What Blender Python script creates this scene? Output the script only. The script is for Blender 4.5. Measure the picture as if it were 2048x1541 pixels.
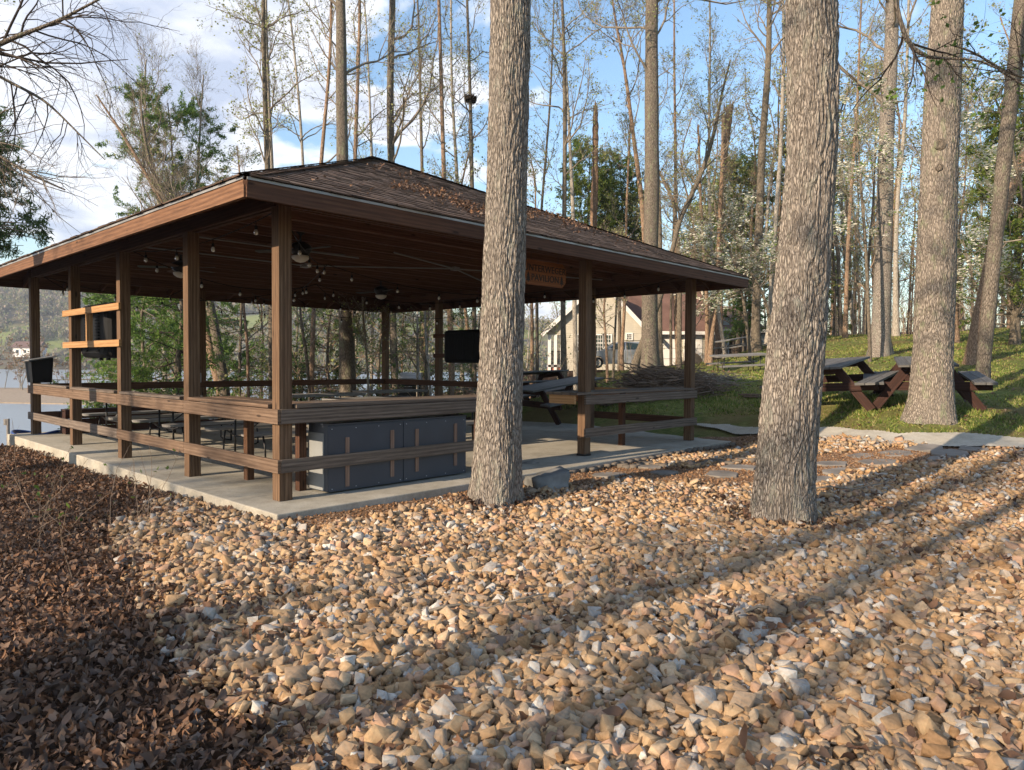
import bpy, math, random
import numpy as np
from mathutils import Vector, Matrix, noise as mnoise
for _o in list(bpy.data.objects): bpy.data.objects.remove(_o)
S = bpy.context.scene
COL = S.collection
R_ = math.radians
# ------------------------------------------------------------------ camera
CF, CP, CR, CH = 1427.8, .0307, -.0063, 1.425
_c, _s = math.cos(CP), math.sin(CP)
FW = np.array([0, _c, -_s]); _U = np.array([0, _s, _c]); _R = np.array([1., 0, 0])
CX = math.cos(CR)*_R - math.sin(CR)*_U
CY = math.sin(CR)*_R + math.cos(CR)*_U
C0 = np.array([0, 0, CH])
cam = bpy.data.cameras.new('camera'); co = bpy.data.objects.new('camera', cam); COL.objects.link(co)
M = Matrix([[CX[i], CY[i], -FW[i], C0[i]] for i in range(3)] + [[0, 0, 0, 1]])
co.matrix_world = M
cam.sensor_width = 36; cam.lens = CF/2048*36; cam.clip_end = 5000; cam.clip_start = .05
S.camera = co
# ------------------------------------------------------------------ sky, sun, exposure
SUN_EL = 21.0
SAZ = np.array([-.745, -.667])
sd = Vector((SAZ[0]*math.cos(R_(SUN_EL)), SAZ[1]*math.cos(R_(SUN_EL)), math.sin(R_(SUN_EL)))).normalized()
sl = bpy.data.lights.new('sun', 'SUN'); sl.energy = 5.0; sl.angle = R_(.5); sl.color = (1, .80, .58)
so = bpy.data.objects.new('sun', sl); COL.objects.link(so)
so.rotation_euler = sd.to_track_quat('Z', 'Y').to_euler()
W = bpy.data.worlds.new('World'); S.world = W; W.use_nodes = True
def world():
    nt = W.node_tree; nt.nodes.clear(); L = nt.links.new
    def n(t, **k):
        x = nt.nodes.new(t)
        for a, b in k.items(): setattr(x, a, b)
        return x
    out = n('ShaderNodeOutputWorld'); mx = n('ShaderNodeMixShader')
    b1 = n('ShaderNodeBackground'); b2 = n('ShaderNodeBackground')
    sk = n('ShaderNodeTexSky', sky_type='NISHITA', sun_disc=False)
    sk.sun_elevation = R_(SUN_EL); sk.sun_rotation = math.atan2(SAZ[0], SAZ[1]) % (2*math.pi)
    sk.air_density = 1.3; sk.dust_density = .1; sk.ozone_density = 3.2
    L(sk.outputs[0], b1.inputs[0]); b1.inputs[1].default_value = .14
    tc = n('ShaderNodeTexCoord'); sx = n('ShaderNodeSeparateXYZ'); L(tc.outputs['Generated'], sx.inputs[0])
    def m(op, a, b=None, c=None):
        x = n('ShaderNodeMath', operation=op)
        for i, v in enumerate((a, b, c)):
            if v is None: continue
            if hasattr(v, 'links'): L(v, x.inputs[i])
            else: x.inputs[i].default_value = v
        return x.outputs[0]
    zz = m('ADD', m('MAXIMUM', sx.outputs[2], 0.0), .22)
    cb = n('ShaderNodeCombineXYZ')
    L(m('DIVIDE', sx.outputs[0], zz), cb.inputs[0]); L(m('DIVIDE', sx.outputs[1], zz), cb.inputs[1])
    no = n('ShaderNodeTexNoise'); no.inputs['Scale'].default_value = 2.3; no.inputs['Detail'].default_value = 7
    no.inputs['Roughness'].default_value = .52; no.inputs['Distortion'].default_value = .25
    L(cb.outputs[0], no.inputs['Vector'])
    # more cloud towards the west (left), little to the east
    bias = m('MULTIPLY_ADD', sx.outputs[0], -.42, .015)
    v = m('ADD', no.outputs[0], m('MINIMUM', m('MAXIMUM', bias, -.12), .16))
    mr = n('ShaderNodeMapRange', interpolation_type='SMOOTHSTEP'); L(v, mr.inputs[0])
    mr.inputs[1].default_value = .535; mr.inputs[2].default_value = .62; mr.inputs[3].default_value = 0; mr.inputs[4].default_value = .93
    # clouds: white where thin, blue-grey where thick
    cr = n('ShaderNodeValToRGB'); L(v, cr.inputs[0])
    e = cr.color_ramp.elements; e[0].position = .58; e[0].color = (.95, .95, .97, 1); e[1].position = .74; e[1].color = (.46, .52, .66, 1)
    L(cr.outputs[0], b2.inputs[0]); b2.inputs[1].default_value = .80
    L(mr.outputs[0], mx.inputs[0]); L(b1.outputs[0], mx.inputs[1]); L(b2.outputs[0], mx.inputs[2]); L(mx.outputs[0], out.inputs[0])
world()
S.view_settings.view_transform = 'Standard'; S.view_settings.look = 'None'
S.view_settings.exposure = 0.85; S.view_settings.gamma = 1
S.render.resolution_x = 1024; S.render.resolution_y = 770
# ------------------------------------------------------------------ pixel helpers (photo pixels 2048x1541 -> world)
def ray(px, py): return FW + (px-1024)/CF*CX + (770.5-py)/CF*CY
def at(px, py, d): return C0 + d*ray(px, py)
def onz(px, py, z):
    r = ray(px, py); return C0 + (z-CH)/r[2]*r
TH = .8151
PA = np.array([-2.359, 7.323]); FRD = np.array([math.cos(TH), math.sin(TH)]); LFD = np.array([-math.sin(TH), math.cos(TH)])
PW, PD = 8.28, 9.384
def pv(a, b, z=0.):
    q = PA + a*FRD + b*LFD; return np.array([q[0], q[1], z])
def topav(x, y):
    q0 = x-PA[0]; q1 = y-PA[1]
    return q0*FRD[0]+q1*FRD[1], q0*LFD[0]+q1*LFD[1]
# ------------------------------------------------------------------ object helpers
def origin(o):
    v = Vector((0, 0, 0))
    while o: v = v + o.location; o = o.parent
    return np.array(v)
def mesh(name, V, F, mat, parent=None, uv=None, smooth=False, loc=None):
    """V (n,3); F array (m,k) or list of arrays; uv per loop"""
    me = bpy.data.meshes.new(name)
    V = np.asarray(V, float)
    off = origin(parent) if parent else (np.array(loc, float) if loc is not None else np.zeros(3))
    Fs = F if isinstance(F, list) else [F]
    Fs = [np.asarray(f, np.int32) for f in Fs if len(f)]
    idx = np.concatenate([f.ravel() for f in Fs]); tot = np.concatenate([np.full(len(f), f.shape[1], np.int32) for f in Fs])
    st = np.concatenate([[0], np.cumsum(tot)[:-1]]).astype(np.int32)
    me.vertices.add(len(V)); me.vertices.foreach_set('co', (V-off).astype(np.float32).ravel())
    me.loops.add(len(idx)); me.loops.foreach_set('vertex_index', idx)
    me.polygons.add(len(tot)); me.polygons.foreach_set('loop_start', st); me.polygons.foreach_set('loop_total', tot)
    if smooth: me.polygons.foreach_set('use_smooth', np.ones(len(tot), bool))
    if uv is not None:
        l = me.uv_layers.new(name='UVMap'); l.data.foreach_set('uv', np.asarray(uv, np.float32).ravel())
    me.update(calc_edges=True)
    if mat: me.materials.append(mat)
    o = bpy.data.objects.new(name, me); COL.objects.link(o)
    if parent: o.parent = parent
    elif loc is not None: o.location = loc
    return o
def tag(o, label=None, cat=None, group=None, kind=None):
    if label: o['label'] = label
    if cat: o['category'] = cat
    if group: o['group'] = group
    if kind: o['kind'] = kind
    return o
def thing(name, label, cat, loc=(0, 0, 0), group=None, rz=0):
    o = bpy.data.objects.new(name, None); COL.objects.link(o); o.location = [float(q) for q in loc]; o.rotation_euler = (0, 0, rz)
    o.empty_display_size = .1
    return tag(o, label, cat, group)
def copy_tree(o, parent=None):
    c = o.copy(); COL.objects.link(c)
    if parent: c.parent = parent
    for ch in list(o.children): copy_tree(ch, c)
    return c
class MB:
    def __init__(s): s.v = []; s.f = []; s.uv = []; s.n = 0
    def poly(s, P, uv=None):
        P = [np.asarray(p, float) for p in P]; s.v += P; s.f.append(list(range(s.n, s.n+len(P)))); s.n += len(P)
        s.uv += (uv if uv is not None else [(p[0], p[2]) for p in P])
    def beam(s, p0, p1, w, h, up=(0, 0, 1), ends=True):
        """box along p0->p1, w across, h along up; UV u along the length"""
        p0 = np.asarray(p0, float); p1 = np.asarray(p1, float); t = p1-p0; L = np.linalg.norm(t); t = t/L
        up = np.asarray(up, float); sdv = np.cross(t, up)
        if np.linalg.norm(sdv) < 1e-6: sdv = np.cross(t, [1., 0, 0])
        sdv /= np.linalg.norm(sdv); u = np.cross(sdv, t)
        c = [(-w/2, -h/2), (w/2, -h/2), (w/2, h/2), (-w/2, h/2)]
        A = [p0+sdv*a+u*b for a, b in c]; B = [p1+sdv*a+u*b for a, b in c]
        r = random.random()*37; q = random.random()*5
        per = [0, w, w+h, 2*w+h, 2*(w+h)]
        b0 = s.n; s.v += A+B; s.n += 8
        for i in range(4):
            j = (i+1) % 4
            s.f.append([b0+4+i, b0+4+j, b0+j, b0+i])
            s.uv += [(r+L, q+per[i]), (r+L, q+per[i+1]), (r, q+per[i+1]), (r, q+per[i])]
        if ends:
            s.f.append([b0, b0+1, b0+2, b0+3]); s.uv += [(r, q), (r+.02, q), (r+.02, q+h), (r, q+h)]
            s.f.append([b0+7, b0+6, b0+5, b0+4]); s.uv += [(r, q), (r+.02, q), (r+.02, q+h), (r, q+h)]
        return s
    def box(s, c, sz, rz=0):
        """axis box (long side gets u) rotated by rz about its centre"""
        c = np.asarray(c, float); ax = int(np.argmax(sz)); R = np.array([[math.cos(rz), -math.sin(rz), 0], [math.sin(rz), math.cos(rz), 0], [0, 0, 1]])
        e = np.eye(3)
        t = R@e[ax]*sz[ax]/2
        if ax == 2: return s.beam(c-t, c+t, sz[0], sz[1], up=R@e[1])
        o = 1-ax
        return s.beam(c-t, c+t, sz[o], sz[2], up=(0, 0, 1))
    def tube(s, P, r, k=8, caps=True):
        P = np.asarray(P, float); m = len(P); r = np.broadcast_to(r, (m,))
        V, F = tubes(P[None], r[None], k)
        b = s.n; s.v += list(V); s.n += len(V)
        for f in F: s.f.append([int(x)+b for x in f]); s.uv += [(0, 0), (0, .1), (.1, .1), (.1, 0)]
        if caps:
            s.f.append([b+i for i in range(k)][::-1]); s.uv += [(0, 0)]*k
            s.f.append([b+(m-1)*k+i for i in range(k)]); s.uv += [(0, 0)]*k
        return s
    def lathe(s, c, prof, k=16):
        c = np.asarray(c, float); b = s.n
        for r, z in prof:
            for i in range(k):
                a = 2*math.pi*i/k; s.v.append(c+np.array([r*math.cos(a), r*math.sin(a), z]))
        s.n += k*len(prof)
        for j in range(len(prof)-1):
            for i in range(k):
                q = (i+1) % k; s.f.append([b+j*k+i, b+j*k+q, b+(j+1)*k+q, b+(j+1)*k+i]); s.uv += [(0, 0)]*4
        return s
    def build(s, name, mat, parent=None, smooth=False, bevel=0, loc=None):
        me = bpy.data.meshes.new(name); off = origin(parent) if parent else (np.array(loc) if loc is not None else np.zeros(3))
        me.from_pydata([tuple(p-off) for p in s.v], [], s.f)
        l = me.uv_layers.new(name='UVMap'); l.data.foreach_set('uv', np.array(s.uv, np.float32).ravel())
        if smooth: me.polygons.foreach_set('use_smooth', np.ones(len(me.polygons), bool))
        me.materials.append(mat); me.update()
        o = bpy.data.objects.new(name, me); COL.objects.link(o)
        if parent: o.parent = parent
        elif loc is not None: o.location = loc
        if bevel:
            b = o.modifiers.new('bevel', 'BEVEL'); b.width = bevel; b.segments = 2; b.limit_method = 'ANGLE'
        return o
def tubes(P, R, k=5, flat=None):
    """P (N,m,3) R (N,m) -> verts, quads"""
    N, m, _ = P.shape
    T = np.empty_like(P); T[:, 1:-1] = P[:, 2:]-P[:, :-2]; T[:, 0] = P[:, 1]-P[:, 0]; T[:, -1] = P[:, -1]-P[:, -2]
    T /= np.linalg.norm(T, axis=2, keepdims=True)+1e-9
    ref = np.where(np.abs(T[:, :1, 2:3]) > .9, np.array([1., 0, 0]), np.array([0, 0, 1.]))
    A = np.cross(T, np.broadcast_to(ref, T.shape)); A /= np.linalg.norm(A, axis=2, keepdims=True)+1e-9
    B = np.cross(T, A)
    th = np.arange(k)*2*math.pi/k
    V = P[:, :, None]+R[:, :, None, None]*(A[:, :, None]*np.cos(th)[:, None]+B[:, :, None]*np.sin(th)[:, None])
    V = V.reshape(-1, 3)
    i = np.arange(N)[:, None, None]*m*k; j = np.arange(m-1)[None, :, None]*k; q = np.arange(k)[None, None]
    q2 = (q+1) % k
    F = np.stack([i+j+q, i+j+q2, i+j+k+q2, i+j+k+q], -1).reshape(-1, 4)
    return V, F
def scatter_mesh(protos, pos, ypr, scale, which):
    """protos list of (V,F) ; vectorised placement. ypr (n,3) euler, scale (n,3)"""
    Vs = []; Fs = []; base = 0
    for p, (V, F) in enumerate(protos):
        ix = np.where(which == p)[0]
        if not len(ix): continue
        a, b, c = ypr[ix].T
        ca, sa, cb, sb, cc, sc = np.cos(a), np.sin(a), np.cos(b), np.sin(b), np.cos(c), np.sin(c)
        Rm = np.stack([np.stack([ca*cb, ca*sb*sc-sa*cc, ca*sb*cc+sa*sc], -1), np.stack([sa*cb, sa*sb*sc+ca*cc, sa*sb*cc-ca*sc], -1), np.stack([-sb, cb*sc, cb*cc], -1)], 1)
        P = V[None]*scale[ix][:, None]
        P = np.einsum('nij,nvj->nvi', Rm, P)+pos[ix][:, None]
        Vs.append(P.reshape(-1, 3))
        Fs.append((F[None]+(np.arange(len(ix))*len(V))[:, None, None]+base).reshape(-1, F.shape[1])); base += len(ix)*len(V)
    return np.concatenate(Vs), Fs
# ------------------------------------------------------------------ materials
class NT:
    def __init__(s, name):
        s.m = bpy.data.materials.new(name); s.m.use_nodes = True; s.t = s.m.node_tree; s.t.nodes.clear()
        s.out = s.n('ShaderNodeOutputMaterial'); s.b = s.n('ShaderNodeBsdfPrincipled'); s.L(s.b.outputs[0], s.out.inputs[0])
    def L(s, a, b): s.t.links.new(a, b)
    def n(s, t, _in=None, **k):
        x = s.t.nodes.new(t)
        for a, b in k.items(): setattr(x, a, b)
        for a, b in (_in or {}).items():
            if hasattr(b, 'links'): s.L(b, x.inputs[a])
            else: x.inputs[a].default_value = b
        return x
    def coord(s, kind='Object', scale=(1, 1, 1), loc=None):
        tc = s.n('ShaderNodeTexCoord'); mp = s.n('ShaderNodeMapping', {0: tc.outputs[kind], 3: scale})
        return mp.outputs[0]
    def noise(s, vec, scale, detail=4, rough=.55, dist=0):
        return s.n('ShaderNodeTexNoise', {'Vector': vec, 'Scale': scale, 'Detail': detail, 'Roughness': rough, 'Distortion': dist}).outputs[0]
    def math(s, op, a, b=0., c=0.):
        return s.n('ShaderNodeMath', {0: a, 1: b, 2: c}, operation=op).outputs[0]
    def ramp(s, f, stops, interp='LINEAR'):
        r = s.n('ShaderNodeValToRGB', {0: f}); e = r.color_ramp.elements; r.color_ramp.interpolation = interp
        while len(e) > 1: e.remove(e[-1])
        e[0].position = stops[0][0]; e[0].color = tuple(stops[0][1])+(1,)
        for p, c in stops[1:]:
            q = e.new(p); q.color = tuple(c)+(1,)
        return r.outputs[0]
    def mix(s, f, a, b, blend='MIX'):
        x = s.n('ShaderNodeMix', data_type='RGBA', blend_type=blend)
        for i, v in ((0, f), (6, a), (7, b)):
            if hasattr(v, 'links'): s.L(v, x.inputs[i])
            else: x.inputs[i].default_value = v if i == 0 else tuple(v)+(1,)
        return x.outputs[2]
    def bump(s, h, strength=.5, dist=.01):
        b = s.n('ShaderNodeBump', {'Height': h, 'Strength': strength, 'Distance': dist}); s.L(b.outputs[0], s.b.inputs['Normal'])
    def set(s, col=None, rough=.8, metal=0, spec=.3, **k):
        if col is not None:
            if hasattr(col, 'links'): s.L(col, s.b.inputs['Base Color'])
            else: s.b.inputs['Base Color'].default_value = tuple(col)+(1,)
        if hasattr(rough, 'links'): s.L(rough, s.b.inputs['Roughness'])
        else: s.b.inputs['Roughness'].default_value = rough
        s.b.inputs['Metallic'].default_value = metal; s.b.inputs['Specular IOR Level'].default_value = spec
        return s.m
    def island(s): return s.n('ShaderNodeNewGeometry').outputs['Random Per Island']
def wood(name, dark, mid, light, grain=1., rough=.75, bumps=.35):
    m = NT(name); uv = m.coord('UV', (1.2, 22, 1)); isl = m.island()
    off = m.n('ShaderNodeVectorMath', {0: uv, 1: m.n('ShaderNodeCombineXYZ', {2: m.math('MULTIPLY', isl, 19.)}).outputs[0]}, operation='ADD').outputs[0]
    g = m.noise(off, 2.2, 5, .62, .6)
    fine = m.noise(m.coord('UV', (3, 160, 1)), 1.5, 2)
    big = m.noise(m.coord('UV', (.7, 3, 1)), 1.3, 3)
    wv = m.n('ShaderNodeTexWave', {'Vector': off, 'Scale': .35, 'Distortion': 11., 'Detail': 3., 'Detail Scale': .35}, bands_direction='Y').outputs[1]
    v = m.math('ADD', m.math('MULTIPLY', g, .66), m.math('ADD', m.math('MULTIPLY', wv, .14), m.math('MULTIPLY', fine, .2)))
    c = m.ramp(v, [(.28, dark), (.5, mid), (.72, light)])
    c = m.mix(m.math('MULTIPLY', big, .45), c, [q*.55 for q in mid])
    vo = m.n('ShaderNodeTexVoronoi', {'Vector': m.coord('UV', (1.3, 5, 1)), 'Scale': 1.4, 'Randomness': 1.}).outputs[0]
    kn = m.n('ShaderNodeMapRange', {0: vo, 1: .06, 2: .12, 3: 1., 4: 0.}).outputs[0]
    c = m.mix(m.math('MULTIPLY', kn, .8), c, [q*.35 for q in dark])
    tint = m.n('ShaderNodeMapRange', {0: isl, 3: .78, 4: 1.18}).outputs[0]
    c = m.n('ShaderNodeVectorMath', {0: c, 'Scale': tint}, operation='SCALE').outputs[0]
    m.bump(v, bumps, .004)
    return m.set(c, rough, spec=.25)
def plain(name, col, rough=.5, metal=0, var=.12, spec=.4, bscale=40, bstr=.1):
    m = NT(name); n = m.noise(m.coord('Object'), 3.5, 5); d = m.noise(m.coord('Object'), bscale, 3)
    f = m.n('ShaderNodeMapRange', {0: n, 1: .3, 2: .7, 3: 1-var, 4: 1+var}).outputs[0]
    c = m.n('ShaderNodeVectorMath', {0: tuple(col), 'Scale': f}, operation='SCALE').outputs[0]
    m.bump(d, bstr, .003)
    return m.set(c, m.n('ShaderNodeMapRange', {0: n, 3: max(rough-.1, .02), 4: min(rough+.1, 1)}).outputs[0], metal, spec)
def bark(name, dark, light, moss=None, sx=1., zs=.14, bs=.9, bd=.03):
    m = NT(name); v = m.coord('Object', (sx, sx, sx*zs))
    w = m.n('ShaderNodeTexVoronoi', {'Vector': m.n('ShaderNodeVectorMath', {0: v, 1: m.n('ShaderNodeVectorMath', {0: m.n('ShaderNodeTexNoise', {'Vector': v, 'Scale': 14., 'Detail': 3.}).outputs[1], 'Scale': .045}, operation='SCALE').outputs[0]}, operation='ADD').outputs[0], 'Scale': 26.}, feature='DISTANCE_TO_EDGE').outputs[0]
    n1 = m.noise(v, 30, 6, .65, .4); n2 = m.noise(m.coord('Object'), 60, 4, .6); big = m.noise(m.coord('Object', (1, 1, .5)), 1.6, 4)
    h = m.math('ADD', m.math('MULTIPLY', m.math('MINIMUM', w, .25), 2.2), m.math('ADD', m.math('MULTIPLY', n1, .7), m.math('MULTIPLY', n2, .25)))
    c = m.ramp(h, [(.42, dark), (.68, [(a+b)/2 for a, b in zip(dark, light)]), (1.02, light)])
    c = m.mix(m.n('ShaderNodeMapRange', {0: big, 1: .4, 2: .7, 3: 0., 4: .55}).outputs[0], c, [q*.62 for q in light])
    if moss:
        k = m.n('ShaderNodeMapRange', {0: m.noise(m.coord('Object', (1, 1, .4)), 9, 5, .7), 1: .54, 2: .66, 3: 0., 4: .7}).outputs[0]
        c = m.mix(k, c, moss)
    m.bump(h, bs, bd)
    return m.set(c, .95, spec=.12)
def leafmat(name, cols, trans=.35, rough=.6):
    m = NT(name); isl = m.island(); k = len(cols)
    c = m.ramp(isl, [(i/max(k-1, 1), q) for i, q in enumerate(cols)])
    m.set(c, rough, spec=.25)
    if trans:
        t = m.n('ShaderNodeBsdfTranslucent', {'Color': c}); mx = m.n('ShaderNodeMixShader', {0: trans, 1: m.b.outputs[0], 2: t.outputs[0]})
        m.L(mx.outputs[0], m.out.inputs[0])
    return m.m
MT = {}
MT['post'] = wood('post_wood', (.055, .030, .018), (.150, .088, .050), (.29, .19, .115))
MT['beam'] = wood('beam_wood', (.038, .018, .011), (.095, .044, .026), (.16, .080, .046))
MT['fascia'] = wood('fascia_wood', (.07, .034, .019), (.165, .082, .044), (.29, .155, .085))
MT['new'] = wood('new_wood', (.26, .13, .05), (.45, .25, .11), (.58, .36, .18), bumps=.2)
MT['grey'] = wood('weathered_wood', (.055, .042, .034), (.165, .128, .102), (.31, .25, .205), bumps=.6)
MT['rail'] = wood('rail_wood', (.065, .038, .025), (.17, .11, .073), (.31, .215, .15), bumps=.6)
MT['redstain'] = wood('red_stained_wood', (.020, .010, .008), (.045, .020, .015), (.08, .036, .027))
MT['darktop'] = wood('weathered_grey_boards', (.06, .06, .058), (.125, .122, .118), (.19, .185, .178), bumps=.3)
MT['oak'] = bark('oak_bark', (.040, .032, .028), (.39, .345, .30), moss=(.30, .30, .25), sx=2., zs=.2, bs=1., bd=.02)
MT['oaklit'] = bark('sunlit_grey_bark', (.05, .042, .034), (.37, .32, .27), moss=(.22, .24, .15), sx=1.9, zs=.2, bd=.02)  # paler copy of the grey bark; sunlight on the right trunk put into colour
MT['oakd'] = bark('grey_bark', (.035, .029, .024), (.25, .212, .172), moss=(.22, .24, .15), sx=1.9, zs=.2, bd=.02)
MT['barkm'] = bark('thin_bark', (.045, .036, .028), (.23, .195, .15), sx=1.6, bd=.015)
MT['bark_warm'] = bark('warm_bark', (.09, .055, .035), (.38, .27, .19), sx=1.5, bd=.015)
MT['bark_pale'] = bark('pale_bark', (.14, .12, .10), (.46, .42, .36), sx=1.5, bd=.012)
MT['snag'] = bark('dead_wood', (.10, .06, .04), (.36, .24, .16), sx=1.5, bd=.02)
MT['twig'] = plain('twig', (.21, .18, .145), .9, var=.3, spec=.1)
MT['twig_dark'] = plain('twig_dark', (.05, .04, .034), .9, var=.3, spec=.1)
MT['twig_warm'] = plain('twig_warm', (.30, .225, .165), .9, var=.3, spec=.1)
MT['bud'] = leafmat('spring_buds', [(.22, .27, .07), (.34, .38, .13), (.28, .29, .12), (.40, .40, .18)])
MT['pine'] = leafmat('pine_needles', [(.04, .085, .025), (.075, .14, .035), (.12, .19, .045), (.06, .11, .04)], .35)
MT['pinelit'] = leafmat('sunlit_needles', [(.06, .14, .03), (.12, .22, .045), (.19, .29, .06), (.09, .16, .05)], .4)  # brighter copy of the pine needles, sunlight put into the colour
MT['cedar'] = leafmat('cedar_foliage', [(.07, .13, .03), (.13, .19, .04), (.23, .27, .055), (.09, .14, .04)], .4)
MT['petal'] = leafmat('dogwood_petals', [(.72, .70, .60), (.80, .78, .70), (.65, .66, .50)], .3)
MT['leafy'] = leafmat('fresh_leaves', [(.09, .16, .03), (.16, .24, .05), (.12, .19, .05)], .4)
MT['deadleaf'] = leafmat('dead_leaves', [(.05, .032, .025), (.10, .056, .037), (.19, .095, .05), (.14, .095, .075), (.25, .14, .078), (.07, .045, .036), (.34, .215, .14), (.11, .065, .045), (.21, .16, .13), (.09, .06, .045), (.29, .145, .075)], .15, .65)
MT['grass'] = leafmat('grass_blades', [(.08, .13, .024), (.15, .215, .04), (.26, .28, .07), (.38, .32, .15)], .3)
MT['black'] = plain('black_plastic', (.0045, .005, .006), .62, var=.2, spec=.18)
MT['blackmetal'] = plain('black_steel', (.010, .010, .011), .45, var=.1)
MT['cabinet'] = plain('slate_steel', (.040, .050, .068), .42, .0, var=.10, spec=.5, bstr=.03)
MT['cabside'] = plain('pale_steel', (.26, .27, .27), .5, .1, var=.1, bstr=.03)
MT['strap'] = wood('strap_wood', (.14, .085, .06), (.24, .155, .115), (.32, .22, .165))
MT['ceil'] = wood('ceiling_wood', (.06, .028, .018), (.145, .070, .044), (.23, .125, .078))
MT['trim'] = plain('metal_trim', (.30, .30, .30), .5, .5, var=.3)
MT['steel'] = plain('galvanised_steel', (.42, .43, .45), .45, .7, var=.2)
MT['greyplast'] = plain('grey_plastic', (.21, .205, .20), .6, var=.12)
MT['white'] = plain('white_paint', (.72, .71, .68), .6, var=.06)
MT['blue'] = plain('blue_plastic', (.015, .06, .25), .4)
MT['flag'] = plain('flagstone', (.185, .168, .15), .85, var=.35, bscale=18, bstr=.5)
MT['boulder'] = plain('boulder_stone', (.15, .15, .145), .85, var=.6, bscale=22, bstr=1.)
MT['cut'] = plain('cut_wood', (.40, .25, .14), .8, var=.3)
def concrete():
    m = NT('concrete'); o = m.coord('Object'); a = m.noise(o, 1.1, 6, .6); b = m.noise(o, 45, 4, .7); c2 = m.noise(o, 6, 5, .65)
    c = m.ramp(m.math('ADD', m.math('MULTIPLY', a, .6), m.math('MULTIPLY', c2, .4)), [(.3, (.24, .22, .175)), (.5, (.42, .39, .325)), (.7, (.55, .52, .45))])
    c = m.mix(m.n('ShaderNodeMapRange', {0: b, 1: .35, 2: .65, 3: .35, 4: 0.}).outputs[0], c, (.15, .14, .12))
    m.bump(b, .25, .006); return m.set(c, .9, spec=.2)
MT['concrete'] = concrete()
def stones():
    m = NT('angular_stones'); i = m.island()
    c = m.ramp(i, [(0, (.27, .165, .085)), (.12, (.36, .24, .135)), (.26, (.43, .305, .18)), (.38, (.28, .21, .145)), (.50, (.43, .275, .185)), (.60, (.31, .24, .175)), (.70, (.49, .37, .245)),
                   (.79, (.44, .285, .155)), (.87, (.36, .345, .32)), (.925, (.46, .44, .40)), (.968, (.56, .54, .49)), (1, (.27, .28, .29))], 'CONSTANT')
    o = m.coord('Object'); n = m.noise(o, 26, 6, .65, .6); g = m.noise(o, 160, 3, .7)
    lay = m.n('ShaderNodeTexWave', {'Vector': o, 'Scale': 16., 'Distortion': 9., 'Detail': 3.}, bands_direction='DIAGONAL').outputs[1]
    f = m.n('ShaderNodeMapRange', {0: n, 1: .3, 2: .7, 3: .62, 4: 1.18}).outputs[0]
    c = m.n('ShaderNodeVectorMath', {0: c, 'Scale': f}, operation='SCALE').outputs[0]
    c = m.mix(m.math('MULTIPLY', lay, .22), c, (.50, .30, .16))
    m.bump(m.math('ADD', n, m.math('MULTIPLY', g, .35)), .22, .005); return m.set(c, .92, spec=.15)
MT['stone'] = stones()
def ground_mat():
    m = NT('ground_cover'); o = m.coord('Object')
    z = m.n('ShaderNodeAttribute', attribute_name='zone').outputs['Fac']   # 0 lawn .. 1 litter / soil
    n1 = m.noise(o, .45, 5, .6); n2 = m.noise(o, 7, 6, .7); n3 = m.noise(o, 60, 4, .7)
    lawn = m.ramp(n2, [(.3, (.06, .085, .02)), (.5, (.125, .155, .042)), (.68, (.25, .235, .09))])
    lawn = m.mix(m.n('ShaderNodeMapRange', {0: n1, 1: .42, 2: .56, 3: 0., 4: .85}).outputs[0], lawn, m.ramp(n3, [(.3, (.10, .075, .03)), (.7, (.25, .19, .085))]))
    soil = m.ramp(n3, [(.3, (.018, .012, .009)), (.55, (.060, .036, .023)), (.75, (.13, .078, .045))])
    c = m.mix(m.n('ShaderNodeMapRange', {0: m.math('ADD', z, m.math('MULTIPLY', m.math('SUBTRACT', n2, .5), .5)), 1: .42, 2: .58}).outputs[0], lawn, soil)
    m.bump(m.math('ADD', n2, n3), .8, .03); return m.set(c, .97, spec=.1)
MT['ground'] = ground_mat()
def mulch():
    m = NT('pine_mulch'); o = m.coord('Object')
    v = m.n('ShaderNodeTexVoronoi', {'Vector': o, 'Scale': 75.}); vf = m.n('ShaderNodeSeparateColor', {0: v.outputs[1]})
    c = m.ramp(vf.outputs[0], [(0, (.07, .036, .02)), (.3, (.17, .09, .045)), (.6, (.26, .15, .08)), (.85, (.36, .24, .15)), (1, (.42, .36, .30))])
    n = m.noise(o, 3, 5); c = m.mix(m.n('ShaderNodeMapRange', {0: n, 1: .4, 2: .7, 3: 0., 4: .5}).outputs[0], c, (.085, .05, .032))
    m.bump(v.outputs[0], -.9, .02); return m.set(c, .95, spec=.1)
MT['mulch'] = mulch()
def grit():
    m = NT('stone_grit'); o = m.coord('Object'); v = m.n('ShaderNodeTexVoronoi', {'Vector': o, 'Scale': 34.}); vf = m.n('ShaderNodeSeparateColor', {0: v.outputs[1]})
    c = m.ramp(vf.outputs[0], [(0, (.09, .06, .04)), (.35, (.22, .145, .085)), (.7, (.34, .235, .145)), (1, (.30, .26, .21))]); m.bump(v.outputs[0], -1., .03); return m.set(c, .95, spec=.1)
MT['grit'] = grit()
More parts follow.
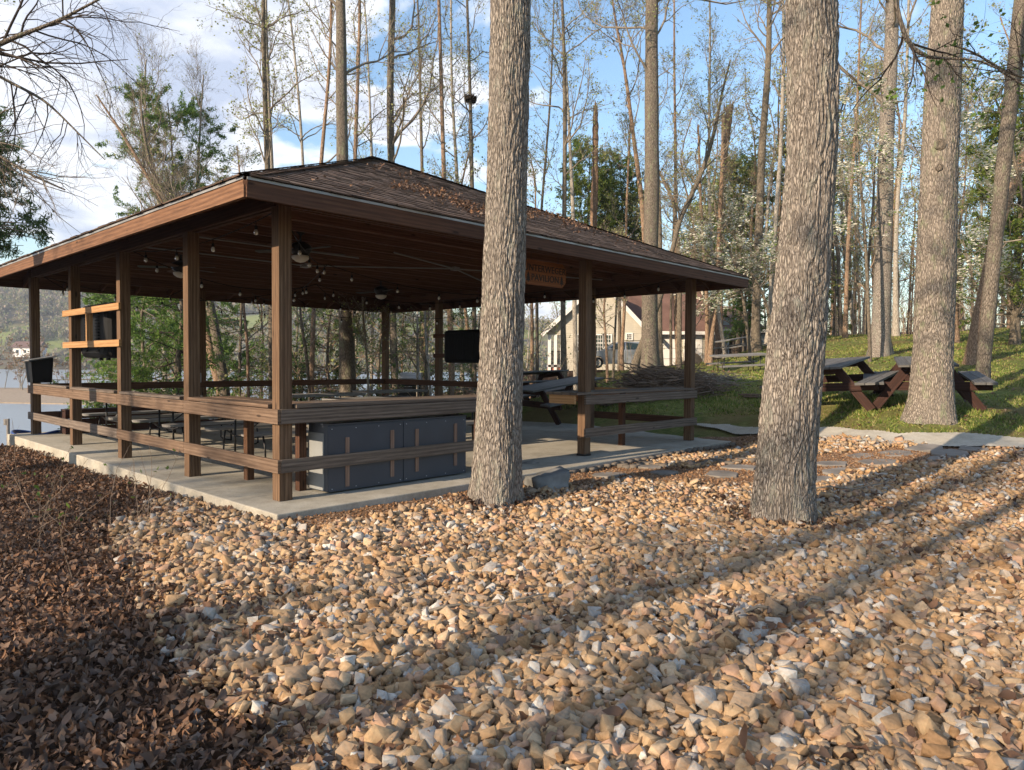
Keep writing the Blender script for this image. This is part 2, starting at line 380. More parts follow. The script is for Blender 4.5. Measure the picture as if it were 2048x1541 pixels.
def shingle(name='roof_shingles', k=1.):
    m = NT(name); i = m.island(); o = m.coord('Object')
    c = m.ramp(i, [(0, (.062, .044, .036)), (.3, (.105, .072, .057)), (.6, (.150, .104, .080)), (.85, (.085, .063, .052)), (1, (.19, .135, .105))])
    g = m.noise(o, 220, 2, .8); n = m.noise(o, 1.3, 5)
    c = m.n('ShaderNodeVectorMath', {0: c, 'Scale': m.math('MULTIPLY', m.n('ShaderNodeMapRange', {0: g, 1: .3, 2: .7, 3: .6*k, 4: 1.4*k}).outputs[0], m.n('ShaderNodeMapRange', {0: n, 1: .3, 2: .7, 3: .8, 4: 1.25}).outputs[0])}, operation='SCALE').outputs[0]
    m.bump(g, .5, .004); return m.set(c, .93, spec=.2)
MT['shingle'] = shingle()
def water():
    m = NT('lake_water'); o = m.coord('Object', (1, 1, 1)); n = m.noise(o, 1.3, 4, .6); n2 = m.noise(m.coord('Object', (.2, 1, 1)), .15, 3)
    m.bump(m.math('ADD', n, n2), .35, .15); return m.set((.16, .20, .24), .28, spec=.8)
MT['water'] = water()
def glass(name, col, rough=.05):
    m = NT(name); return m.set(col, rough, 0, .6)
MT['glassdark'] = glass('dark_window_glass', (.02, .035, .035))
MT['bowl'] = glass('frosted_glass', (.62, .60, .54), .35)
def bulbg():
    m = NT('bulb_glass'); m.set((.75, .74, .70), .08, 0, .6); m.b.inputs['Transmission Weight'].default_value = .55; return m.m
MT['bulb'] = bulbg()
random.seed(5)
# ------------------------------------------------------------------ terrain
def vn(seed, n=64):
    r = np.random.RandomState(seed); return r.rand(n, n)
_VN = [vn(i) for i in range(8)]
def vnoise(x, y, k=0):
    g = _VN[k]; n = 64
    xi = np.floor(x).astype(int); yi = np.floor(y).astype(int); fx = x-xi; fy = y-yi
    fx = fx*fx*(3-2*fx); fy = fy*fy*(3-2*fy)
    a = g[xi % n, yi % n]; b = g[(xi+1) % n, yi % n]; c = g[xi % n, (yi+1) % n]; d = g[(xi+1) % n, (yi+1) % n]
    return (a*(1-fx)+b*fx)*(1-fy)+(c*(1-fx)+d*fx)*fy
LAKE = -3.0
_ctl = []
for a, b, z in [(-.6, -.8, -.10), (-.7, 1, -.13), (-.7, 3, -.16), (-.7, 6, -.20), (-.7, 9, -.2), (-.9, 10.2, -.35), (1.5, -.85, -.09), (4, -.85, -.07), (7, -.85, -.04), (9, -.85, -.03),
                (2, 2, -.3), (6, 6, -.3), (6, 2, -.3), (2, 7, -.3), (9.3, 2, -.03), (9.4, 5, -.03), (9.4, 9, -.10), (4, 11, -.6), (0, 13, -1.5), (5, 15, -1.4), (9, 13, -.5), (-3, 11, -1.3), (-2, 8, -.45)]:
    q = pv(a, b); _ctl.append((q[0], q[1], z))
_ctl += [(0, 0, -.17), (0, 3, -.15), (0, 5.5, -.12), (2.84, 6.9, -.10), (3, 3, -.06), (6, 6, .02), (-2, 3, -.26), (-4.6, 6.5, -.32), (-3.4, 7.6, -.17), (-6.5, 9.1, -.33), (-6, 5, -.6), (-10, 8, -.9), (-14, 12, -1.6), (0, -6, -.2), (6, -6, 0), (-8, -6, -1), (12, 0, .4), (12, 6, .4),
         (-14, 18, -3.0), (-22, 12, -3.4), (-11, 26, -3.6), (-4, 31, -3.5), (3, 36, -3.3), (-30, 30, -5), (-20, 50, -5), (0, 55, -5), (-4, 22, -2.4), (0, 28, -2.4), (-20, 0, -2.5), (-40, 10, -5), (-60, 40, -6), (-10, 80, -6)]
for px, py, d in [(2048, 905, 9.9), (2048, 885, 10.6), (2048, 820, 12.6), (2048, 760, 16.5), (2048, 700, 23), (2048, 668, 30), (2250, 640, 30), (2400, 640, 28), (2300, 800, 14), (1860, 834, 11.8), (1850, 800, 14), (1760, 712, 22), (1640, 699, 27),
                  (1640, 800, 14.3), (1640, 864, 12.4), (1500, 862, 13.8), (1500, 800, 17), (1500, 752, 24), (1500, 700, 34), (1400, 850, 14.8), (1300, 838, 16), (1300, 745, 22.5), (1290, 740, 45), (1200, 748, 30), (1180, 740, 45), (1100, 800, 19),
                  (1100, 764, 30), (1090, 752, 46), (1020, 770, 40), (1700, 690, 40), (1500, 690, 60), (1300, 725, 70), (2048, 668, 60), (1400, 735, 44), (1850, 900, 10.3)]:
    p = at(px, py, d); _ctl.append(tuple(p))
_ctl = np.array(_ctl)
def _phi(r): return np.where(r > 1e-9, r*r*np.log(r+1e-12), 0.)
_K = _phi(np.hypot(_ctl[:, None, 0]-_ctl[None, :, 0], _ctl[:, None, 1]-_ctl[None, :, 1]))+np.eye(len(_ctl))*.35
_Pm = np.c_[np.ones(len(_ctl)), _ctl[:, :2]]
_A = np.block([[_K, _Pm], [_Pm.T, np.zeros((3, 3))]]); _w = np.linalg.solve(_A, np.r_[_ctl[:, 2], 0, 0, 0])
def ZG(x, y):
    x = np.atleast_1d(np.asarray(x, float)); y = np.atleast_1d(np.asarray(y, float)); xc = np.clip(x, -60, 60); yc = np.clip(y, -7, 75)
    out = np.empty(x.shape)
    for i in range(0, x.size, 20000):
        sl_ = slice(i, i+20000)
        r = np.hypot(xc.ravel()[sl_][:, None]-_ctl[:, 0], yc.ravel()[sl_][:, None]-_ctl[:, 1])
        out.ravel()[sl_] = _phi(r)@_w[:-3]+_w[-3]+_w[-2]*xc.ravel()[sl_]+_w[-1]*yc.ravel()[sl_]
    a, b = topav(x, y)
    # keep the ground under the slab below it
    ins = np.clip(np.minimum(np.minimum(a+.35, 8.6-a), np.minimum(b+.5, 9.6-b))/.3, 0, 1)
    out = out-ins*np.maximum(0, out+.15)
    out = np.clip(out, -7, 4)
    return out
def zg(x, y): return float(ZG([x], [y])[0])
def ground_at(px, py, d0=3., d1=70):
    """first hit of the terrain along a photo ray"""
    d = np.linspace(d0, d1, 700); P = C0+d[:, None]*ray(px, py); h = P[:, 2]-ZG(P[:, 0], P[:, 1])
    i = int(np.argmax(h < 0)) if (h < 0).any() else len(d)-1
    return P[i]
def pip(x, y, poly):
    poly = np.asarray(poly); c = np.zeros(x.shape, bool); n = len(poly)
    for i in range(n):
        x0, y0 = poly[i]; x1, y1 = poly[(i+1) % n]
        if y0 == y1: continue
        c ^= ((y0 > y) != (y1 > y)) & (x < (x1-x0)*(y-y0)/(y1-y0)+x0)
    return c
def gw(pts, z=None): return [tuple(ground_at(px, py, 2)[:2]) for px, py in pts]
def pq0(a, b): q = pv(a, b); return (q[0], q[1])
# outlines on the ground (world xy)
P_path = [pq0(9.7, .9)]+gw([(1520, 861), (1640, 865), (1800, 875), (2047, 886)])+[(11., 10.6), (14, 10.4), (14, 9.2), (11, 9.5)]+gw([(2047, 908), (1860, 900), (1700, 888), (1520, 876)])+[pq0(9.2, -.55)]
gl = gw([(560, 1541), (530, 1440), (440, 1370), (370, 1270), (300, 1180), (250, 1110), (240, 1050), (300, 1010), (430, 1012), (543, 1038)])
gr = gw([(600, 1078), (760, 1048), (930, 1002), (1040, 990), (1150, 984), (1245, 974), (1400, 982), (1500, 980), (1625, 986), (1700, 955), (1768, 946), (1900, 925), (2047, 909)])
P_grav = [(-.6, 1.2)]+gl+gr+[(12, 9.3), (14, 4), (8, -1), (0, -.5)]
P_patch = gw([(1262, 938), (1320, 924), (1430, 906), (1520, 893), (1640, 880), (1800, 886), (1860, 893), (1800, 902), (1700, 905), (1640, 918), (1500, 930), (1380, 940)])
P_mulch = gw([(560, 1042), (590, 1090), (760, 1062), (930, 1015), (1040, 1003), (1150, 998), (1245, 988), (1400, 996), (1500, 994), (1625, 1000), (1700, 960), (1768, 950), (1900, 930), (2047, 912)])+[(11, 9.4)]+gw([(2047, 903), (1860, 896), (1700, 884), (1520, 872)])+[tuple(pv(8.9, .2)[:2])]+[tuple(pv(8.5, -.62)[:2]), tuple(pv(-.35, -.62)[:2])]
def make_ground():
    def axis(lo, hi, core0, core1, fine, grow):
        xs = list(np.arange(core0, core1, fine)); s_ = fine; x = core1
        while x < hi: s_ *= grow; xs.append(x); x += s_
        xs.append(hi); s_ = fine; x = core0-fine
        while x > lo: xs.insert(0, x); s_ *= grow; x -= s_
        xs.insert(0, lo); return np.array(xs)
    xs = axis(-400, 500, -9, 14, .11, 1.06); ys = axis(-30, 160, 1.5, 24, .11, 1.06)
    X, Y = np.meshgrid(xs, ys, indexing='ij'); Z = ZG(X.ravel(), Y.ravel()).reshape(X.shape)
    amp = np.clip((np.hypot(X, Y)-4)/10, .2, 1)
    Z += (vnoise(X*1.3, Y*1.3, 1)-.5)*.05*amp+(vnoise(X*4, Y*4, 2)-.5)*.03
    V = np.stack([X, Y, Z], -1).reshape(-1, 3); n, m_ = X.shape
    i, j = np.meshgrid(np.arange(n-1), np.arange(m_-1), indexing='ij'); q = (i*m_+j).ravel()
    F = np.stack([q, q+m_, q+m_+1, q+1], -1)
    o = mesh('ground', V, F, MT['ground'], smooth=True); tag(o, kind='structure')
    a, b = topav(V[:, 0], V[:, 1])
    # zone 1 = soil/leaf litter : left of / behind the pavilion, round the house
    zone = np.zeros(len(V)); zone[(a < 8.6) & (b < 40) & (V[:, 0] < 2.5)] = 1
    zone[pip(V[:, 0], V[:, 1], P_grav)] = 1; zone[(V[:, 1] < 9.0) & (V[:, 0] < 14)] = 1
    zone[(V[:, 1] > 31) & (V[:, 0] < 16)] = 1
    zone[(V[:, 1] > 24) & (V[:, 0] < 3.2)] = 1; zone[V[:, 1] > 46] = 1
    at_ = o.data.attributes.new('zone', 'FLOAT', 'POINT'); at_.data.foreach_set('value', zone.astype(np.float32))
    return o
make_ground()
def sheet(name, poly, mat, lift, step=.12, thick=0, kind='structure', jag=0.):
    """ground-following sheet cut to a polygon"""
    poly = np.array(poly); x0, y0 = poly.min(0); x1, y1 = poly.max(0)
    xs = np.arange(x0, x1+step, step); ys = np.arange(y0, y1+step, step); X, Y = np.meshgrid(xs, ys, indexing='ij')
    Z = ZG(X.ravel(), Y.ravel()).reshape(X.shape)+(vnoise(X*1.3, Y*1.3, 1)-.5)*.05*np.clip((np.hypot(X, Y)-4)/10, .2, 1)+(vnoise(X*4, Y*4, 2)-.5)*.03+lift
    n, m_ = X.shape; i, j = np.meshgrid(np.arange(n-1), np.arange(m_-1), indexing='ij'); q = (i*m_+j).ravel()
    cx = X[:-1, :-1].ravel()+step/2; cy = Y[:-1, :-1].ravel()+step/2
    k = pip(cx, cy, poly); F = np.stack([q, q+m_, q+m_+1, q+1], -1)[k]
    V = np.stack([X, Y, Z], -1).reshape(-1, 3); us, inv_ = np.unique(F, return_inverse=True)
    return tag(mesh(name, V[us], inv_.reshape(F.shape), mat, smooth=True), kind=kind)
sheet('gravel_base', P_grav, MT['grit'], .012, .09)
sheet('mulch_path', P_mulch, MT['mulch'], .022, .035)
def prism(name, poly, z0, z1, mat, bevel=.01, parent=None):
    """poly xy, z0/z1 callables or floats"""
    m = MB(); n = len(poly)
    f0 = z0 if callable(z0) else (lambda x, y: z0); f1 = z1 if callable(z1) else (lambda x, y: z1)
    T = [np.array([x, y, f1(x, y)]) for x, y in poly]; B = [np.array([x, y, f0(x, y)]) for x, y in poly]
    m.v = T+B; m.n = 2*n; m.f = [list(range(n)), list(range(2*n-1, n-1, -1))]; m.uv = [(p[0], p[1]) for p in T]+[(0, 0)]*n
    ar = sum(poly[i][0]*poly[(i+1) % n][1]-poly[(i+1) % n][0]*poly[i][1] for i in range(n))
    if ar < 0: m.f = [f[::-1] for f in m.f]
    for i in range(n):
        j = (i+1) % n; m.f.append([i, j, n+j, n+i] if ar < 0 else [j, i, n+i, n+j]); m.uv += [(0, 0)]*4
    return m.build(name, mat, parent, bevel=bevel)
# concrete: slab in two pours with a joint, apron beside it, and the path leading right
def pq(a, b): return tuple(pv(a, b)[:2])
sq = [pq(-.40, -.62), pq(8.72, -.62), pq(8.72, 9.72), pq(-.40, 9.72)]
s1 = prism('concrete_slab', sq, -.6, 0., MT['concrete'], .012); tag(s1, kind='structure')
apr = prism('apron_paving', [pq(8.73, -.60), pq(10.2, -.60), pq(10.0, 9.6), pq(8.73, 9.6)], -.3, -.012, MT['concrete'], .01); tag(apr, kind='structure')
sheet('concrete_path', P_path, MT['concrete'], .055, .03)
wp = MB(); wp.poly([(-1500, 6, LAKE), (1500, 6, LAKE), (1500, 1500, LAKE), (-1500, 1500, LAKE)]); tag(wp.build('lake_water', MT['water']), kind='structure')
# ------------------------------------------------------------------ pavilion
H = 3.0
pav = thing('pavilion', 'open timber picnic pavilion with brown shingled hip roof on the concrete slab', 'pavilion', pv(PW/2, PD/2, 0))
def pbeam(m, a0, b0, z0, a1, b1, z1, w, h, **k): return m.beam(pv(a0, b0, z0), pv(a1, b1, z1), w, h, **k)
LB = [0, 2.2, 4.56, 6.88, PD]; RB = [0, 2.32, 4.75, 7.13, PD]; FA = [3.2, 5.07]
posts = [(0, b) for b in LB]+[(PW, b) for b in RB]+[(a, 0) for a in FA]+[(a, PD) for a in FA]
for a, b in posts:
    m = MB(); p = pv(a, b); m.beam(p, p+np.array([0, 0, H]), .145, .145, up=(LFD[0], LFD[1], 0)); m.build('post', MT['post'], pav, bevel=.004)
# perimeter beams : two plies
for a0, b0, a1, b1 in [(-.08, 0, PW+.08, 0), (-.08, PD, PW+.08, PD), (0, .08, 0, PD-.08), (PW, .08, PW, PD-.08)]:
    m = MB()
    n_ = LFD if abs(a1-a0) > 1 else FRD
    for s_ in (-.045, .045): 
        o_ = np.array([n_[0], n_[1], 0])*s_
        m.beam(pv(a0, b0, H+.125)+o_, pv(a1, b1, H+.125)+o_, .045, .25)
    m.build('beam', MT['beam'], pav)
OV = .75; EZ = 2.86; ET = 3.03; RT = 5.13
eav = [(-OV, -OV), (PW+OV, -OV), (PW+OV, PD+OV), (-OV, PD+OV)]
rid0 = (PW/2, PW/2); rid1 = (PW/2, PD-PW/2)
SLP = (RT-ET)/(PW/2+OV)
def rz_(a, b):   # roof deck height
    return ET+SLP*min(a+OV, PW+OV-a, b+OV, PD+OV-b)
for i in range(4):
    a0, b0 = eav[i]; a1, b1 = eav[(i+1) % 4]; m = MB()
    pbeam(m, a0, b0, EZ+.07, a1, b1, EZ+.07, .04, .15); m.build('fascia', MT['fascia'] if i == 3 else MT['beam'], pav)  # sunlit left board paler; the rest darker, weathering and shade put into colour
    m = MB(); k_ = .025
    sgn = [(0, -1), (1, 0), (0, 1), (-1, 0)][i]
    pbeam(m, a0+sgn[0]*k_, b0+sgn[1]*k_, ET-.012, a1+sgn[0]*k_, b1+sgn[1]*k_, ET-.008, .008, .024); m.build('drip_edge', MT['trim'], pav)
# decking boards seen from below, common rafters and hips
dk = MB()
def deck_face(i):
    # boards parallel to the eave
    A = [np.array(pv(*eav[i], ET-.02)), np.array(pv(*eav[(i+1) % 4], ET-.02))]
    top = {0: (rid0, rid0), 1: (rid0, rid1), 2: (rid1, rid1), 3: (rid1, rid0)}[i]
    B = [np.array(pv(*top[0], RT-.02)), np.array(pv(*top[1], RT-.02))]
    L = np.linalg.norm((A[0]+A[1]-B[0]-B[1])/2); n = int(L/.14)
    nrm = np.cross(A[1]-A[0], B[0]-A[0]); nrm /= np.linalg.norm(nrm)
    for k in range(n):
        t = (k+.5)/n; t0 = k/n
        p0 = A[0]+(B[0]-A[0])*t0; p1 = A[1]+(B[1]-A[1])*t0
        if np.linalg.norm(p1-p0) < .2: continue
        p0 = A[0]+(B[0]-A[0])*t; p1 = A[1]+(B[1]-A[1])*t
        dk.beam(p0, p1, L/n-.006, .018, up=nrm)
for i in range(4): deck_face(i)
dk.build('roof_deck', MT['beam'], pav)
for i in range(4):
    m = MB(); e = eav[i]; r = [rid0, rid0, rid1, rid1][i]
    pbeam(m, e[0]*1., e[1]*1., ET-.10, r[0], r[1], RT-.10, .04, .14); m.build('hip_rafter', MT['beam'], pav)
def rafter(a0, b0, da, db):
    # from eave inward until the hip
    run = PW/2+OV
    if db: run = min(a0+OV, PW+OV-a0, run)
    else: run = min(b0+OV, PD+OV-b0, run)
    if run < .5: return
    m = MB(); pbeam(m, a0, b0, ET-.095, a0+da*run, b0+db*run, ET-.095+SLP*run, .038, .13); m.build('rafter', MT['beam'], pav)
for a in np.arange(.0, PW+.01, .69): rafter(a, -OV+.03, 0, 1); rafter(a, PD+OV-.03, 0, -1)
for b in np.arange(.0, PD+.01, .67): rafter(-OV+.03, b, 1, 0); rafter(PW+OV-.03, b, -1, 0)
# flat ceiling of tongued boards above the beams, running along the front
cb = MB(); n = 34; w_ = (PD-.2)/n
for k in range(n):
    b = .1+(k+.5)*w_; cz = H+.262+random.uniform(-.004, .004)
    cb.beam(pv(.09, b, cz), pv(PW-.09, b, cz), w_-.012, .03)
cb.build('ceiling_boards', MT['ceil'], pav)
for k in range(14):
    b = .45+k*.65; m = MB(); pbeam(m, .07, b, H+.19, PW-.07, b, H+.19, .038, .115); m.build('ceiling_joist', MT['ceil'], pav)
# shingles : individual tabs in courses, one mesh per roof face, plus hip caps
def shingle_face(i):
    rs = np.random.RandomState(40+i); m = MB()
    A = [pv(*eav[i], ET+.012), pv(*eav[(i+1) % 4], ET+.012)]
    out = [(0, -1), (1, 0), (0, 1), (-1, 0)][i]
    od = (out[0]*FRD+out[1]*LFD); od = np.array([od[0], od[1], 0])
    for q in (0, 1): A[q] = A[q]+od*.05
    top = {0: (rid0, rid0), 1: (rid0, rid1), 2: (rid1, rid1), 3: (rid1, rid0)}[i]
    B = [pv(*top[0], RT+.012), pv(*top[1], RT+.012)]
    U = A[1]-A[0]; LU = np.linalg.norm(U); U /= LU; mid = (B[0]+B[1])/2-(A[0]+A[1])/2; L = np.linalg.norm(mid); Vd = mid-U*(mid@U); Vd /= np.linalg.norm(Vd)
    Lv = ((B[0]-A[0])@Vd); nrm = np.cross(U, Vd); nrm = nrm if nrm[2] > 0 else -nrm
    ins0 = (B[0]-A[0])@U; ins1 = LU-(B[1]-A[0])@U
    n = int(Lv/.135)
    for k in range(n):
        v0 = k/n*Lv; v1 = v0+Lv/n+.02
        u0 = ins0*v0/Lv; u1 = LU-ins1*v0/Lv; e0 = ins0*min(v1, Lv)/Lv; e1 = LU-ins1*min(v1, Lv)/Lv
        x = u0-rs.rand()*.3
        while x < u1:
            w = rs.uniform(.12, .24); xa = max(x, u0); xb = min(x+w-.006, u1)
            if xb-xa > .01:
                ta = min(max(xa, e0), e1); tb = max(min(xb, e1), e0)
                d = rs.choice([0, 0, -.012]); h0 = rs.choice([.008, .012, .015])
                P = [A[0]+U*xa+Vd*(v0+d)+nrm*h0, A[0]+U*xb+Vd*(v0+d)+nrm*h0, A[0]+U*tb+Vd*v1+nrm*.002, A[0]+U*ta+Vd*v1+nrm*.002]
                if tb-ta < .005: P = P[:3]
                if nrm@np.cross(P[1]-P[0], P[2]-P[1]) < 0: P = P[::-1]
                b0 = m.n; m.poly(P)
                lo = [A[0]+U*xa+Vd*(v0+d)-nrm*.004, A[0]+U*xb+Vd*(v0+d)-nrm*.004]
                q = [A[0]+U*xa+Vd*(v0+d)+nrm*h0, A[0]+U*xb+Vd*(v0+d)+nrm*h0]
                m.v += [lo[0], lo[1], q[1], q[0]]; m.f.append([m.n, m.n+1, m.n+2, m.n+3]); m.n += 4; m.uv += [(0, 0)]*4
            x += w
    m.build('shingles', MT['shingle'], pav)
for i in range(4): shingle_face(i)
def caps(p0, p1, name='hip_cap'):
    m = MB(); L = np.linalg.norm(p1-p0); t = (p1-p0)/L; sd_ = np.cross(t, [0, 0, 1]); sd_ /= np.linalg.norm(sd_); n = int(L/.15)
    for k in range(n):
        a = p0+t*k/n*L; b = a+t*.2; r1 = .022; 
        for s_ in (-1, 1):
            P = [a+[0, 0, .028], a+sd_*s_*.13+[0, 0, .004], b+sd_*s_*.13+[0, 0, -.004], b+[0, 0, .012]]
            m.poly(P if s_ < 0 else P[::-1])
    m.build(name, MT['shingle'], pav)
for i in range(4): caps(pv(*eav[i], ET+.02), pv(*[rid0, rid0, rid1, rid1][i], RT+.025))
caps(pv(*rid0, RT+.03), pv(*rid1, RT+.03), 'ridge_cap')
# rails
def rail(a0, b0, a1, b1, z, h=.14, w=.038, mat='rail', name='rail'):
    m = MB(); pbeam(m, a0, b0, z, a1, b1, z, w, h); return m.build(name, MT[mat], pav, bevel=.004)
o_ = .0925
CZ = .965
for k in range(4):   # left side
    b0, b1 = LB[k], LB[k+1]; e0 = -.11 if k == 0 else -.0; e1 = .1 if k == 3 else 0
    rail(-o_, b0+e0+.002, -o_, b1+e1-.002, CZ-.10, .15, mat='rail')
    rail(-o_, b0+e0+.002, -o_, b1+e1-.002, .36, .135, mat='rail' if k < 2 else 'grey')
rail(-.11+.038, -o_, 3.30, -o_, CZ-.10, .15, mat='grey'); rail(-.11+.038, -o_, 3.30, -o_, .36, .135, mat='grey')
rail(4.97, -o_, PW+.1, -o_, CZ-.10, .14, mat='grey'); rail(4.97, -o_, PW+.1, -o_, .36, .14, mat='grey')
rail(0, PD-o_, PW, PD-o_, CZ-.06, .14, mat='beam'); rail(0, PD-o_, PW, PD-o_, .36, .14, mat='beam')
for b0, b1 in [(.05, 4.75), (4.75, PD)]:
    if b0 > 1: rail(PW-o_, b0, PW-o_, b1, CZ-.06, .14, mat='beam')
rail(PW+o_, .1, PW+o_, 2.42, CZ-.10, .14, mat='new'); rail(PW+o_, .1, PW+o_, 2.42, .36, .14, mat='beam')
# counters : boards with gaps
def counter(axis, s0, s1, t0, t1, n, mat='rail', fixed=None):
    """axis 'a' boards run along a between s0..s1, laid side by side from t0 to t1"""
    m = MB(); w = (t1-t0)/n
    for k in range(n):
        t = t0+(k+.5)*w; z = CZ+random.uniform(-.003, .003)
        e = random.uniform(-.02, .02)
        if axis == 'a': pbeam(m, s0+e, t, z, s1+e, t, z, w-.008, .038)
        else: pbeam(m, t, s0+e, z, t, s1+e, z, w-.008, .038)
    return m.build('counter', MT[mat], pav, bevel=.003)
counter('b', .10, 2.1, -.11, .45, 4, 'rail')
counter('a', .10, 3.25, -.11, .45, 4, 'grey')
counter('a', 4.75, PW-.0, -.10, .50, 4, 'grey')
for k in (1, 2, 3): 
    m = MB(); pbeam(m, -.05, LB[k]+.1, CZ, -.05, LB[k+1]-.12, CZ, .13, .038); m.build('rail_cap', MT['grey'], pav, bevel=.003)
for a0, b0, a1, b1 in [(.42, .1, .42, 2.1), (.1, .42, 3.25, .42), (4.8, .46, PW, .46)]:
    m = MB(); pbeam(m, a0, b0, CZ-.09, a1, b1, CZ-.09, .038, .13); m.build('counter_bearer', MT['beam'] if a0 < 4 else MT['new'], pav)
m = MB(); pbeam(m, 4.77, -.06, CZ-.09, 4.77, .44, CZ-.09, .038, .13); m.build('counter_bearer', MT['new'], pav)
for a, b in [(.36, 1.45), (.42, .36), (6.7, .42), (2.6, .36), (3.15, .36)]:
    m = MB(); m.beam(pv(a, b, 0), pv(a, b, CZ-.03), .09, .09, up=(LFD[0], LFD[1], 0)); m.build('counter_leg', MT['beam'] if a > .4 else MT['fascia'], pav, bevel=.003)
for a in (1.7,):
    m = MB(); m.box(pv(.087, 2.2, 1.22), (.03, .075, .12), TH); m.build('outlet_box', MT['greyplast'], pav, bevel=.006)
# post foot: steel base under the entrance post
m = MB(); m.box(pv(5.07, 0, .02), (.16, .16, .03), TH); m.build('post_base', MT['blackmetal'], pav)
# conduit runs under the ceiling
cd = MB(); z = 3.17
cc = (5.0, 2.9)
for a, b in [(8.1, 1.9), (3.1, 2.2), (3.0, 4.6), (8.1, 4.8)]: cd.tube([pv(cc[0], cc[1], z-.05), pv(a, b, z-.05)], .013, 6)
cd.tube([pv(.1, 3.0, 3.1), pv(3, 3.0, 3.1)], .012, 6); cd.tube([pv(3.0, 4.6, z-.05), pv(.1, 4.6, z-.05)], .012, 6)
cd.build('conduit', MT['greyplast'], pav)
m = MB(); m.box(pv(cc[0], cc[1], z-.05), (.12, .12, .06), TH); m.build('junction_box', MT['greyplast'], pav)
m = MB(); m.box(pv(3.0, 4.6, z-.05), (.12, .2, .06), TH); m.build('junction_box', MT['greyplast'], pav)
# low boarded bench wall along the back rail
m = MB()
for k in range(3): pbeam(m, .35, PD-.55, .08+k*.145, 5.0, PD-.55, .08+k*.145, .035, .138)
pbeam(m, .35, PD-.42, .46, 5.0, PD-.42, .46, .30, .035)
for a in (.37, 2.6, 4.98): pbeam(m, a, PD-.53, .22, a, PD-.2, .22, .035, .42)
sb = m.build('storage_bench', MT['redstain'], loc=pv(2.6, PD-.5, 0)); tag(sb, 'low reddish boarded bench box along the lakeside rail of the pavilion', 'bench')
# ------------------------------------------------------------------ things in and on the pavilion
# black television cover between the left posts with its lumber brackets
def tv_box(name, a0, a1, b0, b1, z0, z1, louvre, label):
    t = thing(name, label, 'tv cabinet', pv((a0+a1)/2, (b0+b1)/2, z0))
    def rr(a, b, r, y, z):  # rounded rectangle outline in the b-z plane
        P = []
        for cx_, cz_, s0 in ((b-r, z-r, 0), (-b+r, z-r, 90), (-b+r, -z+r, 180), (b-r, -z+r, 270)):
            for k in range(5):
                an = R_(s0+k*22.5); P.append((cx_+r*math.cos(an), cz_+r*math.sin(an)))
        return P
    hb, hz = (b1-b0)/2, (z1-z0)/2; cb_, cz = (b0+b1)/2, (z0+z1)/2
    m = MB(); rings = []
    da = a1-a0
    for fa, sc in ((0, .80), (.12, .90), (.3, .97), (.8, 1.), (.95, .985), (1., .95)):
        P = rr(0, hb*sc, .09, 0, hz*sc); rings.append([pv(a0+da*fa, cb_+y, cz+zz) for y, zz in P])
    k = len(rings[0])
    for r in rings: m.v += r
    m.n = len(m.v)
    for j in range(len(rings)-1):
        for i in range(k):
            q = (i+1) % k; m.f.append([j*k+i, (j+1)*k+i, (j+1)*k+q, j*k+q]); m.uv += [(0, 0)]*4
    m.f.append(list(range(k))); m.f.append(list(range((len(rings)-1)*k, len(rings)*k))[::-1]); m.uv += [(0, 0)]*2*k
    m.build('shell', MT['black'], t, bevel=.004)
    m = MB()
    if louvre:
        for bb in (cb_-.28, cb_+.28):
            for i in range(14):
                z = z0+.12+i*(z1-z0-.26)/13; m.beam(pv(a0-.012, bb-.10, z), pv(a0-.012, bb+.10, z), .03, .016)
        m.build('louvres', MT['black'], t)
        m = MB()
        for bb in (b0+.2, b0+.55): m.box(pv(a0+.08, bb, z0-.012), (.05, .05, .04), TH)
        m.build('latch', MT['black'], t)
    else:
        for i in range(16):
            bb = b0+.2+i*(b1-b0-.4)/15; m.beam(pv(a0-.006, bb, z0+.08), pv(a0-.006, bb, z1-.1), .012, .02, up=(LFD[0], LFD[1], 0))
        m.build('ribs', MT['black'], t)
    return t
tv_box('television_cover', .04, .30, 5.42, 6.86, 1.46, 2.35, True, 'black louvred television cover held between the left posts by orange lumber')
tv_box('television_cover', 7.86, 8.10, 4.98, 6.55, 1.42, 2.22, False, 'black ribbed television cover seen beside the big trunk on the far right posts')
for nm, a0, b0, b1, zz in (('support_bracket', -.095, 4.42, 7.15, (1.68, 2.21)),):
    t = thing(nm, 'orange lumber ladder bracket nailed outside the two left posts', 'bracket', pv(a0, 5.8, 1.6))
    for z in zz: m = MB(); pbeam(m, a0, b0, z, a0, b1, z, .038, .10); m.build('board', MT['new'], t, bevel=.003)
    m = MB(); m.beam(pv(a0+.03, 5.9, 1.68), pv(a0+.03, 5.9, 2.2), .04, .09, up=(FRD[0], FRD[1], 0)); m.build('upright', MT['new'], t)
t = thing('support_bracket', 'dark lumber arms joining the far post to the ribbed television cover', 'bracket', pv(8.17, 7.0, 1.6))
for z in (1.6, 2.1): m = MB(); pbeam(m, 8.165, 7.2, z, 8.165, 4.6, z, .038, .10); m.build('board', MT['beam'], t)
